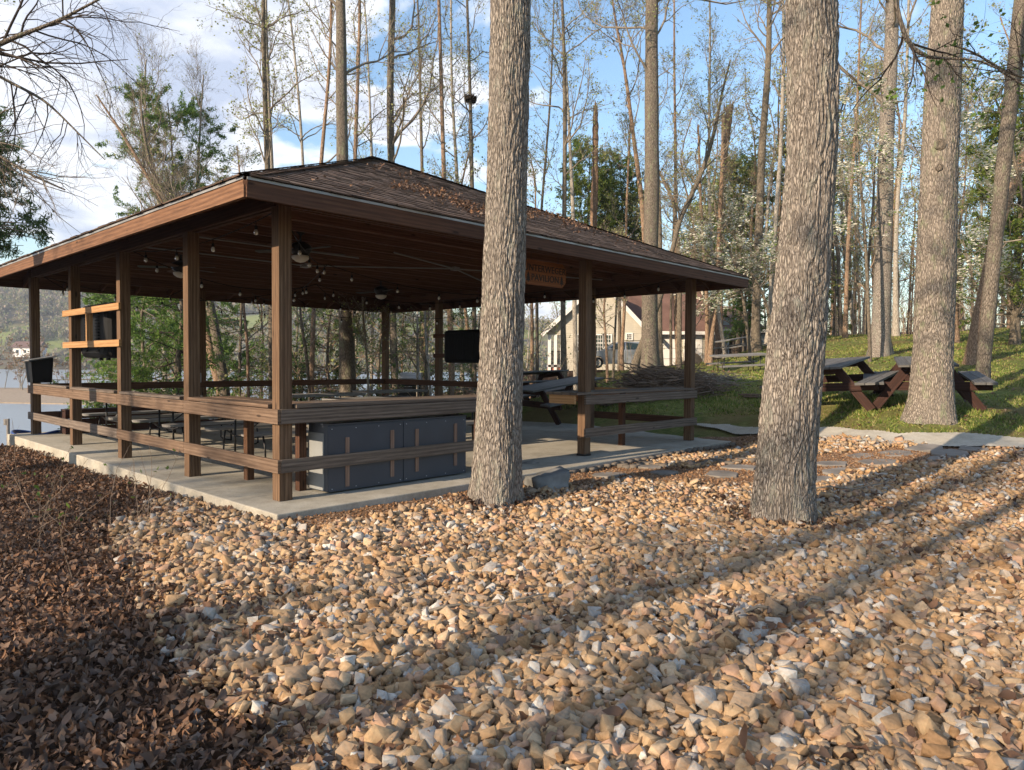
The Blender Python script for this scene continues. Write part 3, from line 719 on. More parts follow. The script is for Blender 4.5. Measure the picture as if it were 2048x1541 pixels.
# black sloped-top box on the far left corner
def slope_box():
    t = thing('drop_box', 'black box with a sloping lid on the far left corner rail', 'box', pv(0, 9.06, 1.0))
    a0, a1, b0, b1 = -.19, .17, 8.84, 9.28; z0, zf, zb = 1.0, 1.47, 1.40
    m = MB(); c = [pv(a0+.03, b0+.03, z0), pv(a1-.02, b0+.03, z0), pv(a1-.02, b1-.03, z0), pv(a0+.03, b1-.03, z0), pv(a0, b0, zb), pv(a1, b0, zf), pv(a1, b1, zf), pv(a0, b1, zb)]
    for f in ([3, 2, 1, 0], [0, 1, 5, 4], [1, 2, 6, 5], [2, 3, 7, 6], [3, 0, 4, 7], [4, 5, 6, 7]): m.poly([c[i] for i in f])
    m.build('body', MT['black'], t)
    m = MB(); m.beam(pv((a0)-.05, (b0+b1)/2, zb+.014), pv(a1+.05, (b0+b1)/2, zf+.03), b1-b0+.08, .02); m.build('lid', MT['greyplast'], t)
slope_box()
# slate-blue steel cabinet behind the front rails
def cabinet():
    t = thing('storage_cabinet', 'slate blue steel double cabinet with four wood strips under the front counter', 'cabinet', pv(1.5, .14, 0))
    a0, a1, b0, b1, h = .50, 2.52, -.055, .33, .74
    m = MB(); c = pv((a0+a1)/2, (b0+b1)/2, h/2+.01); m.box(c, (a1-a0, b1-b0, h-.02), TH); m.build('body', MT['cabinet'], t, bevel=.004)
    for x0, x1 in ((a0+.004, 1.505), (1.515, a1-.004)):
        m = MB(); m.box(pv((x0+x1)/2, b0-.006, h/2+.005), (x1-x0, .012, h-.03), TH); dr = m.build('door', MT['cabinet'], t, bevel=.003)
        r = MB()
        for x in np.linspace(x0+.04, x1-.04, 4):
            for z in (.05, h-.04): r.lathe(pv(x, b0-.013, z), [(0, 0.006), (.006, .003), (.008, -.003), (0, -.005)], 6)
        r.build('rivets', MT['steel'], dr)
    m = MB(); m.box(pv((a0+a1)/2, (b0+b1)/2, h+.008), (a1-a0+.02, b1-b0+.02, .014), TH); m.build('top', MT['cabinet'], t)
    m = MB(); m.box(pv(a0-.004, (b0+b1)/2+.035, h/2-.03), (.006, b1-b0-.07, h-.12), TH); m.build('side_panel', MT['cabside'], t)
    for x, z0, z1 in ((.735, .06, .60), (1.345, .10, .64), (1.71, .12, .63), (2.33, .13, .66)):
        m = MB(); m.beam(pv(x, b0-.018, z0), pv(x, b0-.018, z1), .048, .012, up=(LFD[0], LFD[1], 0)); m.build('wood_strip', MT['strap'], t)
cabinet()
# ceiling fans
def fan(px, py, z, blades, rz, label):
    p = onz(px, py, z); t = thing('ceiling_fan', label, 'ceiling fan', (p[0], p[1], z))
    m = MB(); m.lathe(p, [(0, .40), (.06, .40), (.065, .37), (.015, .33), (.015, .24)], 14); m.build('downrod', MT['blackmetal'], t, smooth=True)
    m = MB(); m.lathe(p, [(.015, .25), (.09, .23), (.15, .19), (.155, .13), (.12, .08), (.09, .05), (0, .05)], 18); m.build('motor', MT['blackmetal'], t, smooth=True)
    m = MB(); m.lathe(p, [(.12, .045), (.125, .03), (.11, .0), (.06, -.035), (0, -.05)], 18); m.build('light_bowl', MT['bowl'], t, smooth=True)
    for k in range(blades):
        a = rz+k*2*math.pi/blades; d = np.array([math.cos(a), math.sin(a), 0]); s_ = np.array([-d[1], d[0], 0])
        m = MB(); P = [p+d*.2+s_*.055+[0, 0, .135], p+d*.63+s_*.075+[0, 0, .125], p+d*.66+[0, 0, .12], p+d*.63-s_*.075+[0, 0, .110], p+d*.2-s_*.055+[0, 0, .12]]
        m.poly(P); m.poly([q-[0, 0, .008] for q in P][::-1]); bl = m.build('blade', MT['beam'] if k % 2 else MT['blackmetal'], t)
        m = MB(); m.beam(p+d*.1+[0, 0, .13], p+d*.27+[0, 0, .125], .04, .006); m.build('blade_arm', MT['blackmetal'], bl)
fan(601, 519, 2.87, 5, .55, 'large near ceiling fan with white bowl light right of the corner post')
fan(762, 595, 2.86, 5, .2, 'small far ceiling fan with white bowl light above the far corner')
fan(362, 551, 2.87, 5, 1.0, 'ceiling fan partly hidden behind the second left post')
# festoon lights
def string(A_, B_, n, sag, label):
    """A_,B_ (a,b) ; n bulbs"""
    z = 3.03; p0 = pv(A_[0], A_[1], z); p1 = pv(B_[0], B_[1], z); K = 20
    P = [p0+(p1-p0)*s_ - np.array([0, 0, 4*sag*s_*(1-s_)]) for s_ in np.linspace(0, 1, K)]
    t = thing('string_light', label, 'string lights', p0, 'strings of festoon bulbs under the pavilion roof')
    m = MB(); m.tube(P, .006, 5); m.build('cable', MT['black'], t)
    for k in range(n):
        s_ = (k+.5)/n; q = p0+(p1-p0)*s_ - np.array([0, 0, 4*sag*s_*(1-s_)])
        m = MB(); m.lathe(q, [(.004, 0), (.005, -.045), (.017, -.052), (.019, -.09), (.0, -.091)], 8); b = m.build('bulb_socket', MT['black'], t, smooth=True)
        m = MB(); m.lathe(q, [(.015, -.09), (.024, -.11), (.025, -.127), (.016, -.146), (0, -.152)], 8); m.build('bulb', MT['bulb'], b, smooth=True)
string((.1, .2), (2.8, 3.6), 5, .18, 'festoon string running inward from the near corner post')
string((2.8, 3.6), (8.1, 3.0), 6, .3, 'festoon string crossing from the middle towards the right posts')
string((2.8, 3.6), (4.3, 9.2), 7, .35, 'festoon string running from the middle to the back beam')
string((.1, 4.5), (4.3, 6.4), 5, .3, 'festoon string from the left beam to the far fan')
string((4.3, 6.4), (8.2, 4.8), 6, .3, 'festoon string from the far fan to the right beam')
string((.1, 9.2), (2.8, 9.2), 4, .45, 'festoon string sagging along the left part of the back beam')
string((2.8, 9.2), (5.4, 9.2), 5, .5, 'festoon string sagging along the middle of the back beam')
string((5.4, 9.2), (8.1, 9.2), 5, .45, 'festoon string sagging along the back beam beside the far corner')
string((8.1, 9.2), (8.1, 4.8), 7, .5, 'festoon string sagging along the far half of the right beam')
string((8.1, 4.8), (8.1, .2), 6, .22, 'festoon string sagging along the near half of the right beam')
string((.1, 4.5), (.1, .2), 4, .15, 'festoon string along the near half of the left beam')
string((8.1, 9.2), (4.3, 6.4), 5, .35, 'festoon string from the far corner to the far fan')
string((.1, 9.2), (4.3, 6.4), 6, .4, 'festoon string from the far left corner to the far fan')
# name board
def board_text(txt, size, p, u, nrm, mat, parent, name='lettering'):
    cu = bpy.data.curves.new(name, 'FONT'); cu.body = txt; cu.size = size; cu.align_x = 'CENTER'; cu.align_y = 'CENTER'; cu.extrude = .003; cu.offset = .0015; cu.space_character = 1.08
    tmp = bpy.data.objects.new('tmp', cu); COL.objects.link(tmp)
    me = bpy.data.meshes.new_from_object(tmp.evaluated_get(bpy.context.evaluated_depsgraph_get())); bpy.data.objects.remove(tmp)
    o = bpy.data.objects.new(name, me); COL.objects.link(o); me.materials.clear(); me.materials.append(mat)
    up = np.cross(nrm, u); Mx = Matrix([[u[i], up[i], nrm[i], 0] for i in range(3)]+[[0, 0, 0, 1]])
    me.transform(Mx); o.parent = parent; o.location = Vector(p)-Vector(origin(parent)); return o
def sign():
    # hangs just inside the front beam
    u = np.array([FRD[0], FRD[1], 0]); nr = -np.array([LFD[0], LFD[1], 0]); 
    c = pv(4.17, .05, 2.72)
    t = thing('name_sign', 'orange brown wooden sign with dark lettering hung beside the big trunk', 'sign', c)
    w, h, k = .47, .175, .08; up = np.array([0, 0, 1.])
    out = [(-w+k, -h), (w-k, -h), (w, -h+k), (w, h-k), (w-k, h), (-w+k, h), (-w, h-k), (-w, -h+k)]
    m = MB(); F_ = [c+u*x+up*y+nr*.012 for x, y in out]; B_ = [c+u*x+up*y-nr*.012 for x, y in out]
    def uvs(P): return [((q-c)@u, (q-c)@up) for q in P]
    m.poly(F_, uvs(F_)); m.poly(B_[::-1], uvs(B_))
    for i in range(8):
        j = (i+1) % 8; m.poly([F_[j], F_[i], B_[i], B_[j]])
    m.build('board', MT['signwood'], t)
    board_text('UNTERWEGER', .132, c+up*.06+nr*.014, u, nr, MT['signink'], t)
    board_text('PAVILION', .132, c-up*.075+nr*.014, u, nr, MT['signink'], t)
    for sx in (-.37, .37):
        m = MB(); q = c+u*sx+nr*.0145-up*.075
        for z0, ww in ((-.05, .05), (-.015, .04), (.02, .03)): m.poly([q+u*(-ww)+up*z0, q+u*ww+up*z0, q+up*(z0+.06)])
        m.poly([q-u*.008-up*.075, q+u*.008-up*.075, q+u*.008-up*.05, q-u*.008-up*.05]); m.build('tree_emblem', MT['signink'], t)
    m = MB()
    for sx in (-.3, .3): m.tube([c+u*sx+up*h, c+u*sx+up*(h+.12)], .004, 5)
    m.build('hanger', MT['blackmetal'], t)
MT['signwood'] = wood('sign_wood', (.13, .05, .022), (.24, .09, .038), (.32, .135, .06)); MT['signink'] = plain('sign_paint', (.03, .022, .02), .7)
sign()
# ------------------------------------------------------------------ picnic tables
def fold_table(label, group, L=1.83):
    """moulded grey top and two benches on black tube frames; long axis local x"""
    t = thing('picnic_table', label, 'picnic table', (0, 0, 0), group)
    def slab_(name, w, y, z, th, l):
        m = MB(); P = []
        for cx_, cy_, s0 in ((l/2-.1, w/2-.1, 0), (-l/2+.1, w/2-.1, 90), (-l/2+.1, -w/2+.1, 180), (l/2-.1, -w/2+.1, 270)):
            for k in range(5): an = R_(s0+k*22.5); P.append((cx_+.1*math.cos(an), cy_+.1*math.sin(an)))
        T = [np.array([a, y+b, z]) for a, b in P]; B = [np.array([a*.99, y+b*.97, z-th]) for a, b in P]
        m.poly(T); m.poly(B[::-1])
        for i in range(len(P)): j = (i+1) % len(P); m.poly([T[j], T[i], B[i], B[j]])
        return m.build(name, MT['greyplast'], t, bevel=.006)
    slab_('tabletop', .74, 0, .745, .045, L)
    for y in (-.60, .60): slab_('bench', .26, y, .44, .04, L)
    for x in (-.62, .62):
        for sy in (-1, 1):
            m = MB(); m.tube([(x, sy*.26, .70), (x, sy*.28, .02)], .016, 8)
            m.tube([(x, sy*.60, .40), (x, sy*.66, .22), (x, sy*.67, .05), (x, sy*.58, .018), (x, sy*.28, .018)], .014, 8, True)
            m.build('leg', MT['blackmetal'], t, smooth=True)
        m = MB(); m.tube([(x, -.60, .40), (x, -.28, .33), (x, .28, .33), (x, .60, .40)], .013, 8); m.build('crossbar', MT['blackmetal'], t, smooth=True)
        m = MB(); m.tube([(x, 0, .36), (x*.25, 0, .69)], .011, 6); m.build('brace', MT['blackmetal'], t, smooth=True)
    return t
GF = 'grey folding picnic tables inside the pavilion'
ft = fold_table('grey folding picnic table behind the second left post nearest the lake', GF)
spots = [(1.35, 7.45, 'grey folding picnic table inside the pavilion at the far left, nearest the lake rail'), (1.5, 5.35, 'grey folding picnic table inside the pavilion, middle one along the left rail'), (1.75, 3.15, 'grey folding picnic table inside the pavilion, nearest to the left counter'),
         (4.55, 6.6, 'grey folding picnic table in the back of the pavilion seen above the front counter'), (4.4, 4.6, 'grey folding picnic table in the centre of the pavilion'), (4.3, 2.6, 'grey folding picnic table just behind the steel cabinet'),
         (6.9, 7.3, 'grey folding picnic table by the far right corner post under the small fan')]
for i, (a, b, lb) in enumerate(spots):
    o = ft if i == 0 else copy_tree(ft); p = pv(a, b, 0.002); o.location = p; o.rotation_euler.z = TH+random.uniform(-.03, .03); o['label'] = lb
MT['edge'] = plain('edging_stone', (.13, .11, .09), .9, var=.4, bscale=30, bstr=.5)
def settle(o, rz, tip=0.):
    x, y = o.location.x, o.location.y; e = 2.2
    n = Vector((-.6*(zg(x+e, y)-zg(x-e, y))/(2*e), -.6*(zg(x, y+e)-zg(x, y-e))/(2*e)-tip, 1)).normalized()
    o.rotation_euler = (Vector((0, 0, 1)).rotation_difference(n) @ Matrix.Rotation(rz, 3, 'Z').to_quaternion()).to_euler()
GL = 'grey folding picnic tables on the lawn'
for px, py, d, rz, lb in [(1478, 757, 24.0, .10, 'grey folding picnic table on the lawn left of the leaning trunk, nearer of two'), (1478, 723, 31, .12, 'grey folding picnic table farther back on the lawn near the dark shed')]:
    o = copy_tree(ft); p = at(px, py, d); o.location = (p[0], p[1], zg(p[0], p[1])-.03); settle(o, rz, .07); o['label'] = lb; o['group'] = GL
def wood_table(label, group):
    """A-frame table, red-stained frame, greyed board top; long axis local y, one end frame facing -y"""
    t = thing('wooden_picnic_table', label, 'picnic table', (0, 0, 0), group); L = 2.2
    m = MB()
    for k in range(5): m.beam((-.32+k*.16, -L/2, .74), (-.32+k*.16, L/2, .74), .150, .038)
    m.build('tabletop', MT['darktop'], t, bevel=.003)
    for s_ in (-1, 1):
        m = MB()
        for k in range(2): m.beam((s_*(.66+k*.15), -L/2, .45), (s_*(.66+k*.15), L/2, .45), .142, .038)
        m.build('bench', MT['darktop'], t, bevel=.003)
    for y in (-.78, .78):
        m = MB(); m.beam((-.86, y, .38), (.86, y, .38), .04, .14); m.build('crossbeam', MT['redstain'], t, bevel=.003)
        m = MB(); m.poly([(-.36, y-.02, .715), (-.22, y-.02, .60), (.22, y-.02, .60), (.36, y-.02, .715)][::-1]); m.poly([(-.36, y+.02, .715), (-.22, y+.02, .60), (.22, y+.02, .60), (.36, y+.02, .715)])
        m.poly([(-.22, y-.02, .60), (.22, y-.02, .60), (.22, y+.02, .60), (-.22, y+.02, .60)]); m.build('top_cleat', MT['redstain'], t)
        for s_ in (-1, 1):
            m = MB(); m.beam((s_*.24, y+.042*s_, .72), (s_*.74, y+.042*s_, -.03), .04, .14, up=(1, 0, 0)); m.build('leg', MT['redstain'], t, bevel=.003)
    return t
GW = 'red framed wooden picnic tables with grey tops on the lawn'
wt = None
for i, (px, py, d, rz, lb) in enumerate([(1668, 788, 13.9, -.66, 'red framed picnic table just right of the big leaning foreground trunk'), (1846, 790, 13.3, -.46, 'red framed picnic table behind the large straight trunk at right'),
                                         (1118, 790, 17.8, -.85, 'red framed picnic table beyond the pavilion floor, nearer of the left pair'), (1060, 780, 20.2, -.85, 'red framed picnic table half hidden behind the near trunk, farther of the left pair')]):
    o = wood_table(lb, GW) if i == 0 else copy_tree(wt)
    wt = wt or o; p = at(px, py, d); o.location = (p[0], p[1], zg(p[0], p[1])); settle(o, rz); o.scale = (1.13, 1.13, 1.05); o['label'] = lb
# gas grill behind the far corner
def grill():
    p = at(821, 800, 23.0); p[2] = zg(p[0], p[1]); z = 1.02-.0
    t = thing('gas_grill', 'covered grey gas grill beyond the far rail of the pavilion', 'grill', p); p = np.array(p); base = .0-p[2]
    def q(x, y, zz): return p+[x, y, zz+base]
    m = MB()
    for x in np.linspace(-.33, .33, 2): pass
    prof = [(.26, .86), (.27, .95), (.22, 1.05), (.10, 1.10), (-.1, 1.10), (-.24, 1.03), (-.27, .92), (-.26, .86)]
    A_ = [q(-.36, y, zz) for y, zz in prof]; B_ = [q(.36, y, zz) for y, zz in prof]
    for i in range(len(prof)-1): m.poly([A_[i], A_[i+1], B_[i+1], B_[i]])
    m.poly(A_[::-1]); m.poly(B_); m.build('lid', MT['steel'], t)
    m = MB(); m.box(q(0, 0, .76), (.74, .52, .2), 0); m.build('firebox', MT['blackmetal'], t, bevel=.02)
    m = MB(); m.box(q(0, 0, .33), (.66, .48, .62), 0); m.build('cart', MT['blackmetal'], t, bevel=.01)
    for s_ in (-1, 1): m = MB(); m.box(q(s_*.56, 0, .84), (.34, .46, .03), 0); m.build('side_shelf', MT['steel'], t, bevel=.01)
    m = MB(); m.tube([q(-.28, -.30, .92), q(.28, -.30, .92)], .014, 6); m.build('handle', MT['steel'], t)
    for s_ in (-1, 1):
        m = MB(); m.beam(q(s_*.3, 0, .02), q(s_*.3, 0, base*-1-.02 if base > .02 else -.05), .06, .4); m.build('leg', MT['blackmetal'], t)
grill()
# boulder, flagstones, edging stones
def rock(seed, sx, sy, sz, n=40, sub=0, jag=1.):
    import bmesh
    rs = np.random.RandomState(seed); bm = bmesh.new()
    P = rs.normal(size=(n, 3)); P /= np.linalg.norm(P, axis=1, keepdims=True); P = np.sign(P)*np.abs(P)**.55; P *= 1+rs.uniform(-.18, .18, (n, 1))*jag
    if n < 20:
        cn = np.array([(a, b, c) for a in (-1, 1) for b in (-1, 1) for c in (-1, 1)], float)*.72
        P = np.vstack([cn+rs.uniform(-.33, .33, (8, 3)), rs.uniform(-.8, .8, (max(n-8, 0), 3))*[1.25, 1, 1]])
    for p in P: bm.verts.new(p*[sx, sy, sz])
    r = bmesh.ops.convex_hull(bm, input=bm.verts)
    bmesh.ops.delete(bm, geom=[v for v in bm.verts if not v.link_faces], context='VERTS')
    if sub:
        bmesh.ops.bevel(bm, geom=list(bm.edges), offset=sub, segments=1, affect='EDGES', clamp_overlap=True)
    bmesh.ops.triangulate(bm, faces=bm.faces)
    V = np.array([v.co[:] for v in bm.verts]); bm.verts.index_update(); F = np.array([[v.index for v in f.verts] for f in bm.faces]); bm.free(); return V, F
def place_rock(name, label, cat, seed, p, size, mat, rz=0, group=None, tilt=.1, n=26):
    V, F = rock(seed, *size, n=n, sub=.0)
    c, s_ = math.cos(rz), math.sin(rz); V = V@np.array([[c, s_, 0], [-s_, c, 0], [0, 0, 1]]); V[:, 2] += tilt*V[:, 0]
    o = mesh(name, V+np.array(p), F, mat, loc=p); return tag(o, label, cat, group)
p = ground_at(1098, 992, 3); bold = place_rock('boulder', 'blue grey angular boulder on the gravel right of the near trunk', 'boulder', 11, (p[0], p[1]+.2, p[2]+.07), (.33, .24, .20), MT['boulder'], .5, n=13)
import bmesh as _bm
_b = _bm.new(); _b.from_mesh(bold.data); _bm.ops.subdivide_edges(_b, edges=_b.edges, cuts=4, use_grid_fill=True)
for v in _b.verts:
    q = v.co*7; d_ = mnoise.noise(q)*.035+mnoise.noise(q*2.7)*.02; d_ += .02*round(mnoise.noise(q*.6)*3)/3
    v.co = v.co*(1+d_/max(v.co.length, .05))
_bm.ops.triangulate(_b, faces=_b.faces); _b.to_mesh(bold.data); _b.free()
p = ground_at(1052, 950, 3); place_rock('boulder', 'brown upright rock between the boulder and the near trunk', 'boulder', 13, (p[0], p[1]+.1, p[2]+.05), (.13, .2, .15), MT['flag'], 1.3, n=18)
fl = [(1215, 957, .30), (1300, 940, .26), (1330, 952, .24), (1440, 955, .34), (1480, 940, .30), (1690, 952, .36), (1760, 933, .34), (1790, 912, .30), (1850, 903, .33), (1660, 935, .30), (1900, 914, .34), (1640, 965, .26), (1880, 926, .22), (1950, 905, .3), (1720, 918, .26)]
for i, (px, py, r) in enumerate(fl):
    r *= .72; rs = np.random.RandomState(200+i); q = ground_at(px, py, 3); k = rs.randint(6, 9); an = np.sort((np.arange(k)+rs.uniform(-.3, .3, k))*2*math.pi/k)
    poly = [(q[0]+math.cos(a)*r*rs.uniform(.8, 1.1)*1.15, q[1]+math.sin(a)*r*rs.uniform(.75, 1.05)) for a in an]
    zc = q[2]; o = prism('flagstone', poly, zc-.05, lambda x, y: zg(x, y)+.045, MT['flag'], .008)
    tag(o, 'grey flagstone set in the brown mulch path in front of the pavilion', 'paving stone', 'flagstones in the mulch path')
ed = 0
for i, a in enumerate(np.arange(-.2, 8.4, .19)):
    if a < 2.6 and a > .3: b = -.72-.02*math.sin(a*3)
    else: b = -.74
    if a < 2.7: continue
    q = pv(a, b-.08+random.uniform(-.02, .02)); q[2] = zg(q[0], q[1])+.05
    place_rock('edging_stone', 'dark edging stone in the row along the front of the slab', 'stone', 300+i, q, (.085, .05, .035), MT['edge'], TH+random.uniform(-.3, .3), 'edging stones along the slab', n=12)
for i in range(26):   # second row bounding the gravel patch
    t_ = i/25; q = ground_at(1245+t_*260, 938+3*math.sin(i)-10*t_, 3); place_rock('edging_stone', 'dark edging stone in the curved row round the small gravel patch', 'stone', 400+i, (q[0], q[1], q[2]+.04), (.085, .05, .04), MT['edge'], .2+random.uniform(-.4, .4), 'edging stones round the gravel patch', n=12)
# ------------------------------------------------------------------ gravel
def scatter(poly, step, rs, edge=0., k=0):
    poly = np.array(poly); x0, y0 = poly.min(0)-.5; x1, y1 = poly.max(0)+.5
    xs = np.arange(x0, x1, step); ys = np.arange(y0, y1, step); X, Y = np.meshgrid(xs, ys); X = X.ravel()+rs.uniform(-.5, .5, X.size)*step; Y = Y.ravel()+rs.uniform(-.5, .5, Y.size)*step
    jx = (vnoise(X*1.5, Y*1.5, 3)-.5)*edge+rs.normal(size=X.size)*edge*.35; jy = (vnoise(X*1.5+9, Y*1.5, 4)-.5)*edge+rs.normal(size=X.size)*edge*.35
    k_ = pip(X+jx, Y+jy, poly); return X[k_], Y[k_]
def in_view(X, Y, mx=180, zoff=0):
    Z = np.zeros(len(X)); q = np.stack([X, Y, Z], 1)-C0; d = q@FW; u = 1024+CF*(q@CX)/np.maximum(d, .1)
    return (d > 1.6) & (u > -mx) & (u < 2048+mx)
_sl = lambda X, Y: (lambda a, b: (a > -.42) & (b > -.64) & (a < 10.2) & (b < 9.8))(*topav(X, Y))
TR = [(at(990, 1015, 7.55), .34), (at(1562, 1040, 6.85), .31)]
def gravel(name, poly, step, r0, r1, mat, edge, seed, near=7., lift=.0):
    rs = np.random.RandomState(seed)
    PR = [rock(500+i, 1, rs.uniform(.7, 1.), rs.uniform(.5, .85), n=rs.randint(9, 13), sub=.03, jag=1.1) for i in range(14)]
    PR += [rock(600+i, 1, rs.uniform(.6, .9), rs.uniform(.4, .7), n=8, jag=1.1) for i in range(14)]
    Vs = []; 
    X, Y = scatter(poly, step, rs, edge); k = in_view(X, Y, 650) & ~_sl(X, Y); X = X[k]; Y = Y[k]
    X2, Y2 = scatter(poly, step*1.35, rs, edge); k = in_view(X2, Y2, 650) & ~_sl(X2, Y2); X2 = X2[k]; Y2 = Y2[k]
    lay = np.r_[np.zeros(len(X)), np.ones(len(X2))]; X = np.r_[X, X2]; Y = np.r_[Y, Y2]
    for c, rad in TR:
        k = np.hypot(X-c[0], Y-c[1]) > rad; X = X[k]; Y = Y[k]; lay = lay[k]
    n = len(X); sz = np.exp(rs.uniform(np.log(r0), np.log(r1), n)); big = rs.rand(n) < .05; sz[big] *= 1.35
    Z = ZG(X, Y)+lift+sz*.15+lay*sz*rs.uniform(.25, .7, n)+(vnoise(X*1.3, Y*1.3, 1)-.5)*.05*np.clip((np.hypot(X, Y)-4)/10, .2, 1)+(vnoise(X*4, Y*4, 2)-.5)*.03+vnoise(X*2.2, Y*2.2, 5)*.05
    pos = np.stack([X, Y, Z], 1); ypr = np.stack([rs.uniform(0, 6.28, n), rs.normal(0, .5, n), rs.normal(0, .5, n)], 1)
    sc = sz[:, None]*rs.uniform(.75, 1.25, (n, 3))*np.array([1.08, 1., .85]); wh = rs.randint(0, 14, n)+np.where(np.hypot(X, Y) < near, 0, 14)
    V, F = scatter_mesh(PR, pos, ypr, sc, wh); o = mesh(name, V, F, mat); return tag(o, None, None, None, 'stuff'), n
g, n1 = gravel('gravel', P_grav, .047, .022, .047, MT['stone'], .30, 7); g['label'] = 'bed of tan and grey angular gravel covering the foreground'; g['category'] = 'gravel'
g, n2 = gravel('gravel', P_patch, .07, .025, .05, MT['stone'], .12, 8); g['label'] = 'small patch of tan gravel between the slab and the mulch path'; g['category'] = 'gravel'
print('gravel', n1, n2)
# fine mulch chips
def chips():
    rs = np.random.RandomState(3); X, Y = scatter(P_mulch, .055, rs, .05); k = in_view(X, Y) & ~_sl(X, Y); X = X[k]; Y = Y[k]
    PR = [rock(700+i, 1, .6, .35, n=6) for i in range(6)]; n = len(X)
    Z = ZG(X, Y)+.028+(vnoise(X*1.3, Y*1.3, 1)-.5)*.05*np.clip((np.hypot(X, Y)-4)/10, .2, 1)+(vnoise(X*4, Y*4, 2)-.5)*.03
    V, F = scatter_mesh(PR, np.stack([X, Y, Z], 1), np.stack([rs.uniform(0, 6.28, n), rs.normal(0, .4, n), rs.normal(0, .4, n)], 1), np.exp(rs.uniform(np.log(.008), np.log(.026), n))[:, None]*np.ones((1, 3)), rs.randint(0, 6, n))
    m = leafmat('mulch_chips', [(.09, .045, .025), (.20, .11, .055), (.30, .18, .10), (.14, .07, .035), (.38, .28, .19)], 0, .9)
    o = mesh('mulch_chips', V, F, m); tag(o, 'fine brown bark mulch chips on the path beside the slab', 'mulch', None, 'stuff')
chips()
# ------------------------------------------------------------------ dead leaves
def leaf_proto(seed):
    rs = np.random.RandomState(seed)
    if seed % 16 < 11:      # oval, folded along the midrib and curled
        m_ = 5; t = np.linspace(-1, 1, m_); w = rs.uniform(.28, .55)*np.sqrt(np.maximum(1-t**2, .0)+.02)*rs.uniform(.7, 1.2, m_); fold = rs.uniform(.2, 1.2); curl = rs.uniform(-.9, .9); bend = rs.uniform(-.3, .3)
        mid = np.stack([t, bend*t*t, curl*t*t*.6+rs.normal(0, .05, m_)], 1); L = mid+np.stack([rs.normal(0, .08, m_), w, fold*w+rs.normal(0, .07, m_)], 1); R = mid+np.stack([rs.normal(0, .08, m_), -w, fold*w*rs.uniform(-.5, 1)+rs.normal(0, .07, m_)], 1)
        V = np.vstack([mid, L, R]); F = []
        for i in range(m_-1): F += [[i, i+1, m_+i+1], [i, m_+i+1, m_+i], [i, 2*m_+i, 2*m_+i+1], [i, 2*m_+i+1, i+1]]
        return V, np.array(F)
    lobes = rs.randint(2, 4); k = lobes*2+3
    an = np.linspace(-math.pi, math.pi, k, endpoint=False)+rs.uniform(-.25, .25, k); r = np.where(np.arange(k) % 2 == 0, rs.uniform(.6, 1.1, k), rs.uniform(.4, .7, k)); r[0] = .3
    x = np.cos(an)*r*1.15; y = np.sin(an)*r*.75; cu = rs.uniform(.3, 1.1); tw = rs.uniform(-.6, .6)
    z = cu*y*y*1.3+tw*x*y+rs.uniform(-.2, .2, k)+cu*.5*x*x*rs.choice([-1, 1])
    V = np.vstack([[0, 0, -.05], np.stack([x, y, z], 1)]); F = np.array([[0, 1+i, 1+(i+1) % k] for i in range(k)]); return V, F
LPR = [leaf_proto(i) for i in range(16)]
def leaves(name, X, Y, Z, r0, r1, rs, label, tilt=.5, mat='deadleaf'):
    n = len(X); 
    V_, F_ = [], []
    groups = {}
    # prototypes have different face counts of the same width (3) : fine to join
    V, F = scatter_mesh(LPR, np.stack([X, Y, Z], 1), np.stack([rs.uniform(0, 6.28, n), rs.normal(0, tilt, n), rs.normal(0, tilt, n)], 1), rs.uniform(r0, r1, n)[:, None]*np.ones((1, 3)), rs.randint(0, 16, n))
    o = mesh(name, V, F, MT[mat]); return tag(o, label, 'leaves', None, 'stuff')
def gz(X, Y): return ZG(X, Y)+(vnoise(X*1.3, Y*1.3, 1)-.5)*.05*np.clip((np.hypot(X, Y)-4)/10, .2, 1)+(vnoise(X*4, Y*4, 2)-.5)*.03
